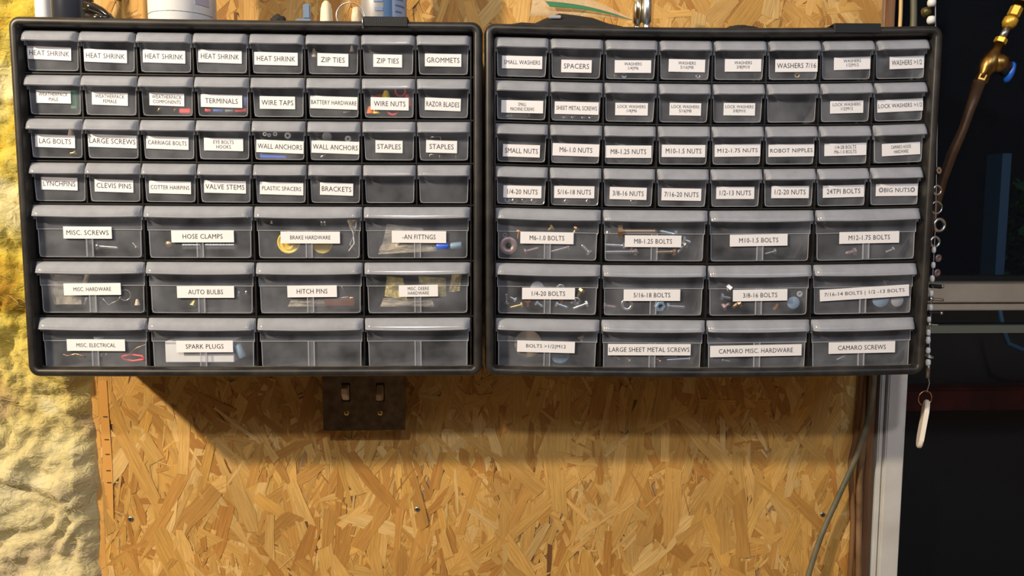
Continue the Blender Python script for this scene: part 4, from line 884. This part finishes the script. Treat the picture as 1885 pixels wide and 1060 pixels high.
# pale bag with green stripe leaning on the glove
M['film'] = clear('pale_film', .35, (.72, .62, .45), .15, (1, .98, .93), .1, 60); M['film_green'] = clear('green_film', .8, (.03, .22, .11), .3)
def film(name, quad, Y0, Y1, m, parent=None, **t):
    q = [at(quad[0][0], quad[0][1], Y1), at(quad[1][0], quad[1][1], Y1), at(quad[2][0], quad[2][1], Y0), at(quad[3][0], quad[3][1], Y0)]
    bm = bmesh.new(); K = 16; L_ = []
    for s in (0, .0007):
        gg = [[bm.verts.new((q[0]*(1-i/K)+q[1]*(i/K))*(1-j/4)+(q[3]*(1-i/K)+q[2]*(i/K))*(j/4)+Vector((0, s, .003*math.sin(PI*i/K)))) for j in range(5)] for i in range(K+1)]
        for i in range(K):
            for j in range(4): bm.faces.new((gg[i][j], gg[i+1][j], gg[i+1][j+1], gg[i][j+1]))
        L_.append(gg)
    a, b = L_
    for i in range(K):
        for j in (0, 4): bm.faces.new((a[i][j], a[i+1][j], b[i+1][j], b[i][j]))
    return bmo(name, bm, m, parent, smooth=True, **t)
fb = film('zip_bag', [(985, -22), (1100, 2), (1168, 38), (975, 30)], -.12, -.095, M['film'], label='pale zip bag with a green stripe leaning on the black glove', category='bag')
film('green_stripe', [(1004, 2), (1140, 28), (1165, 37), (1012, 12)], -.122, -.12, M['film_green'], fb)
def socket(x0, x1, Y, m, label, hexa=False):
    a = top('R', x0, Y); b = top('R', x1, Y); r = (b.x-a.x)/2; pr = [(0, 0), (r*.9, 0)]
    for i in range(5): pr += [(r, .002+i*.0035), (r, .0042+i*.0035), (r*.86, .0046+i*.0035), (r*.86, .0052+i*.0035)]
    pr += [(r*.75, .022), (r*.75, .026), (r*1.05, .028), (r*1.05, .075), (0, .076)]
    bm = bmesh.new(); lathe(bm, pr, (a+b)/2, (0, 0, 1), 18); bmo('air_coupler', bm, m, label=label, category='coupler')
socket(1165, 1181, -.07, mat('warm_chrome', (.75, .66, .48), .15, 1), 'brassy knurled coupler on the right cabinet, left one of the pair')
socket(1182, 1199, -.075, M['zinc'], 'bluish chrome knurled coupler on the right cabinet, right one of the pair')
lump('black_cloth', 'R', 1365, -.145, .020, .012, .0050, M['rag'], 'low black cloth scrap on the right cabinet right of the couplers', 'cloth', 8, amp=.2)

# ------------------------------------------------------------------ string of bolt gauges hanging by the window
YT = -.105
bg = thing('thread_checker', 'string of steel bolt gauges and white beads hanging beside the right cabinet', 'thread checker', at(1722, 300, YT))
def gp(x, y, dY=0): return at(x, y, YT+dY)-bg.location
def gadd(name, fn, m, p=None, **t):
    bm = bmesh.new(); fn(bm); return bmo(name, bm, m, p or bg, **t)
line = [(1722, -120), (1722, 40), (1726, 180), (1724, 310), (1722, 415), (1718, 490), (1714, 560), (1711, 640), (1708, 690), (1711, 705), (1706, 722)]
gadd('cord', lambda bm: tube(bm, [gp(x, y) for x, y in line], .0005, 6), M['grey'])
M['bead'] = mat('white_bead', (.72, .75, .76), .3)
def bead(x, y, w, h, m=None): gadd('bead', lambda bm: lathe(bm, [(0, -h/2*PXM*1.08), (w*.35*PXM, -h/2*PXM), (w/2*PXM, -h*.2*PXM), (w/2*PXM, h*.2*PXM), (w*.35*PXM, h/2*PXM), (0, h/2*PXM*1.08)], gp(x, y), (0, 0, 1), 14), m or M['bead'])
for x, y, w, h in ((1715, 5, 16, 14), (1714, 37, 16, 14), (1719, 460, 8, 12), (1718, 488, 8, 12), (1716, 513, 9, 13), (1714, 540, 9, 12), (1713, 566, 9, 12), (1710, 588, 8, 11), (1709, 612, 8, 12), (1708.5, 626, 9, 14), (1708.5, 645, 9, 12), (1708.5, 667, 10, 13)): bead(x, y, w, h)
for x, y, R, r in ((1725, 350, 9, 2), (1724, 382, 12, 1.6), (1729, 414, 12, 3), (1721, 445, 10, 2.4)):
    gadd('nut_gauge', lambda bm: ringm(bm, gp(x, y), R*PXM, r*PXM, (.15, -1, 0), 26), M['zinc'])
gadd('nut_gauge', lambda bm: lathe(bm, [(.0015, -.002), (.0045, -.002), (.0045, .002), (.0015, .002), (.0015, -.002)], gp(1726, 314), (.3, -1, .1), 6), M['zinc'])
gadd('olive_gauge', lambda bm: lathe(bm, [(0, -.006), (.006, -.003), (.006, .003), (0, .006)], gp(1705, 22, .01), (1, 0, .4), 10), mat('olive_metal', (.10, .09, .03), .4, .5))
for x, y in ((1726, 475), (1724, 502)): gadd('washer_gauge', lambda bm: lathe(bm, [(.001, 0), (.0045, 0), (.0048, .001), (.0045, .002), (.001, .002), (.001, 0)], gp(x, y), (.3, -1, 0), 20), M['mauve'])
for x0, x1, y, r, m, tip in ((1712, 1734, 526, 4.6, 'black_inner', 1), (1710, 1740, 550, 3.4, 'zinc', 0), (1709, 1732, 575, 4.6, 'black_inner', 1), (1708, 1727, 597, 2.4, 'zinc', 0)):
    sg = gadd('stud_gauge', lambda bm: (lathe(bm, [(0, 0), (r*PXM*(1.6 if not tip else 1), 0), (r*PXM*(1.6 if not tip else 1), .004)]+[q for i in range(8) for q in ((r*PXM, .004+i*.0016), (r*PXM*.8, .0048+i*.0016))][:int((x1-x0)/3)*2]+[(r*PXM*.8, (x1-x0)*PXM), (0, (x1-x0)*PXM)], gp(x0, y), (1, 0, -.08), 10)), M[m])
    if tip: gadd('stud_tip', lambda bm: lathe(bm, [(0, 0), (.0022, 0), (.0022, .003), (0, .0032)], gp(x1-2, y+1), (1, 0, -.08), 10), M['zinc'], sg)
gadd('small_ring', lambda bm: ringm(bm, gp(1711, 656), .004, .0012, (.2, -.2, 1), 20), M['zinc'])
gadd('crimp_tube', lambda bm: lathe(bm, [(0, -.008), (.0022, -.008), (.0022, .006), (.001, .009), (0, .009)], gp(1708.5, 684), (0, 0, 1), 12), M['steel'])
gadd('key_ring', lambda bm: ringm(bm, gp(1703, 733), 15.5*PXM, .00055, (.15, -1, 0), 40), mat('copper_ring', (.8, .5, .3), .2, 1))
def tagf(bm):
    # stadium shaped tag seen nearly edge on
    n = 16; R = .0125; half = 51*PXM-R; th = .0026; ax = Vector((.13, 0, 1)).normalized(); w_ = Vector((.40, .9, 0)).normalized(); nn = ax.cross(w_)
    ring = [(R*math.cos(t), half+R*math.sin(t)) for t in [PI*i/n for i in range(n+1)]]+[(-R*math.cos(t), -half-R*math.sin(t)) for t in [PI*i/n for i in range(n+1)]]
    c = gp(1699, 780); A = [bm.verts.new(c+w_*a+ax*b+nn*th) for a, b in ring]; B = [bm.verts.new(c+w_*a+ax*b-nn*th) for a, b in ring]
    bm.faces.new(A); bm.faces.new(B)
    for i in range(len(ring)): bm.faces.new((A[i], A[(i+1) % len(ring)], B[(i+1) % len(ring)], B[i]))
    bmesh.ops.bevel(bm, geom=[e for e in bm.edges if len(e.link_faces) == 2 and any(len(f.verts) > 8 for f in e.link_faces)], offset=.0011, segments=3, affect='EDGES')
tg = gadd('tag', tagf, mat('tag_white', (.78, .73, .66), .4))

# ------------------------------------------------------------------ ball valve on the copper pipe, before the window
YV = -.06
va = at(1886, -14, YV); vb = at(1792, 176, YV); ax = (vb-va).normalized(); LN = (vb-va).length
M['oldbrass'] = mottle(mat('old_brass', (.4, .25, .08), .35, 1), 80, (.16, .095, .03), (.34, .22, .07), .35, .65, 6); M['goldbrass'] = mat('bright_brass', (.75, .45, .06), .35, .6)
bv = thing('ball_valve', 'brass ball valve with a blue lever on the pipe at top right', 'valve', va)
def va_(name, prof, t, seg, m, p=None):
    bm = bmesh.new(); lathe(bm, [(r*PXM, h*PXM) for r, h in prof], ax*(LN*t), ax, seg); return bmo(name, bm, m, p or bv)
va_('hex_nut', [(0, 0), (12, 0), (13, 2), (13, 20), (12, 22), (0, 22)], .0, 6, M['oldbrass'])
va_('hex_nut', [(0, 0), (11, 0), (12, 2), (12, 20), (0, 22)], .14, 6, M['goldbrass'])
va_('sleeve', [(0, 0), (13, 0), (14, 3), (14, 12), (10, 20), (0, 20)], .25, 20, M['goldbrass'])
va_('sleeve', [(0, 0), (7, 0), (7, 24), (0, 24)], .34, 16, M['steel'])
va_('hex_nut', [(0, 0), (11, 0), (12, 2), (12, 11), (0, 12)], .44, 6, M['goldbrass'])
va_('valve_body', [(0, 0), (8, 0), (9, 18), (16, 30), (19, 46), (17, 60), (12, 70), (12, 84), (0, 84)], .48, 24, M['oldbrass'])
va_('hex_nut', [(0, 0), (12, 0), (13, 2), (13, 14), (12, 16), (0, 16)], .80, 6, M['oldbrass'])
bm = bmesh.new(); c = at(1824, 108, YV)-va; e_ = at(1858, 131, YV)-va; lathe(bm, [(0, 0), (.010, .001), (.0125, .010), (.0125, .016), (.0095, .018), (.0095, (e_-c).length-.002), (0, (e_-c).length-.001)], c, e_-c, 20); bmo('bonnet', bm, M['oldbrass'], bv)
bm = bmesh.new(); c = at(1860, 132, YV)-va; lathe(bm, [(0, 0), (.011, .0005), (.0135, .003), (.0125, .006), (.006, .008), (0, .008)], c+Vector((-.005, 0, 0)), (1, -.25, -.25), 24, sx=.75); bmo('lever', bm, mat('lever_blue', (.01, .10, .55), .35), bv)
bm = bmesh.new(); P = [at(x, y, Y) for x, y, Y in ((1803, 150, YV), (1784, 205, YV), (1772, 240, YV), (1752, 285, YV+.005), (1736, 330, YV+.01), (1726, 370, YV+.012), (1712, 420, YV+.014), (1700, 480, YV+.02))]
tube(bm, P, [.0075, .006, .0056, .0062, .0056, .0048, .0048, .0048], 14)
bmo('copper_pipe', bm, mottle(mat('dull_copper_pipe', (.2, .1, .05), .45, .4), 40, (.05, .026, .015), (.10, .055, .03), .35, .65, 6), smooth=True, label='dull copper pipe running from the brass valve down behind the right cabinet', category='pipe')

# ------------------------------------------------------------------ the rest of the garage
def plane_box(name, a, b, m):
    bm = bmesh.new(); bx(bm, a, b); bmo(name, bm, m, kind='structure')
RX0, RX1, RY, RZ = -2.1, 1.5, -3.6, 2.95
wd = mottle(mat('garage_board', (.5, .34, .18), .7), 6, (.20, .12, .06), (.28, .18, .09), .3, .7, 5)
plane_box('floor', (RX0, RY, -.05), (RX1, .1, 0), mottle(mat('concrete', (.3, .29, .27), .7), 5, (.22, .21, .2), (.32, .31, .29), .3, .7, 6))
plane_box('ceiling', (RX0, RY, RZ), (RX1, .1, RZ+.05), mat('ceiling_board', (.6, .55, .48), .8))
plane_box('wall_left', (RX0-.05, RY, 0), (RX0, .1, RZ), wd); plane_box('wall_right', (RX1, RY, 0), (RX1+.05, .1, RZ), wd); plane_box('wall_front', (RX0, RY-.05, 0), (RX1, RY, RZ), wd)
plane_box('wall_side', (RX0, .02, 0), (-1.0, .09, RZ), wd); plane_box('wall_below', (-1.0, .02, 0), (RX1, .09, .80), wd); plane_box('wall_above', (-1.0, .02, 2.05), (RX1, .09, RZ), wd)
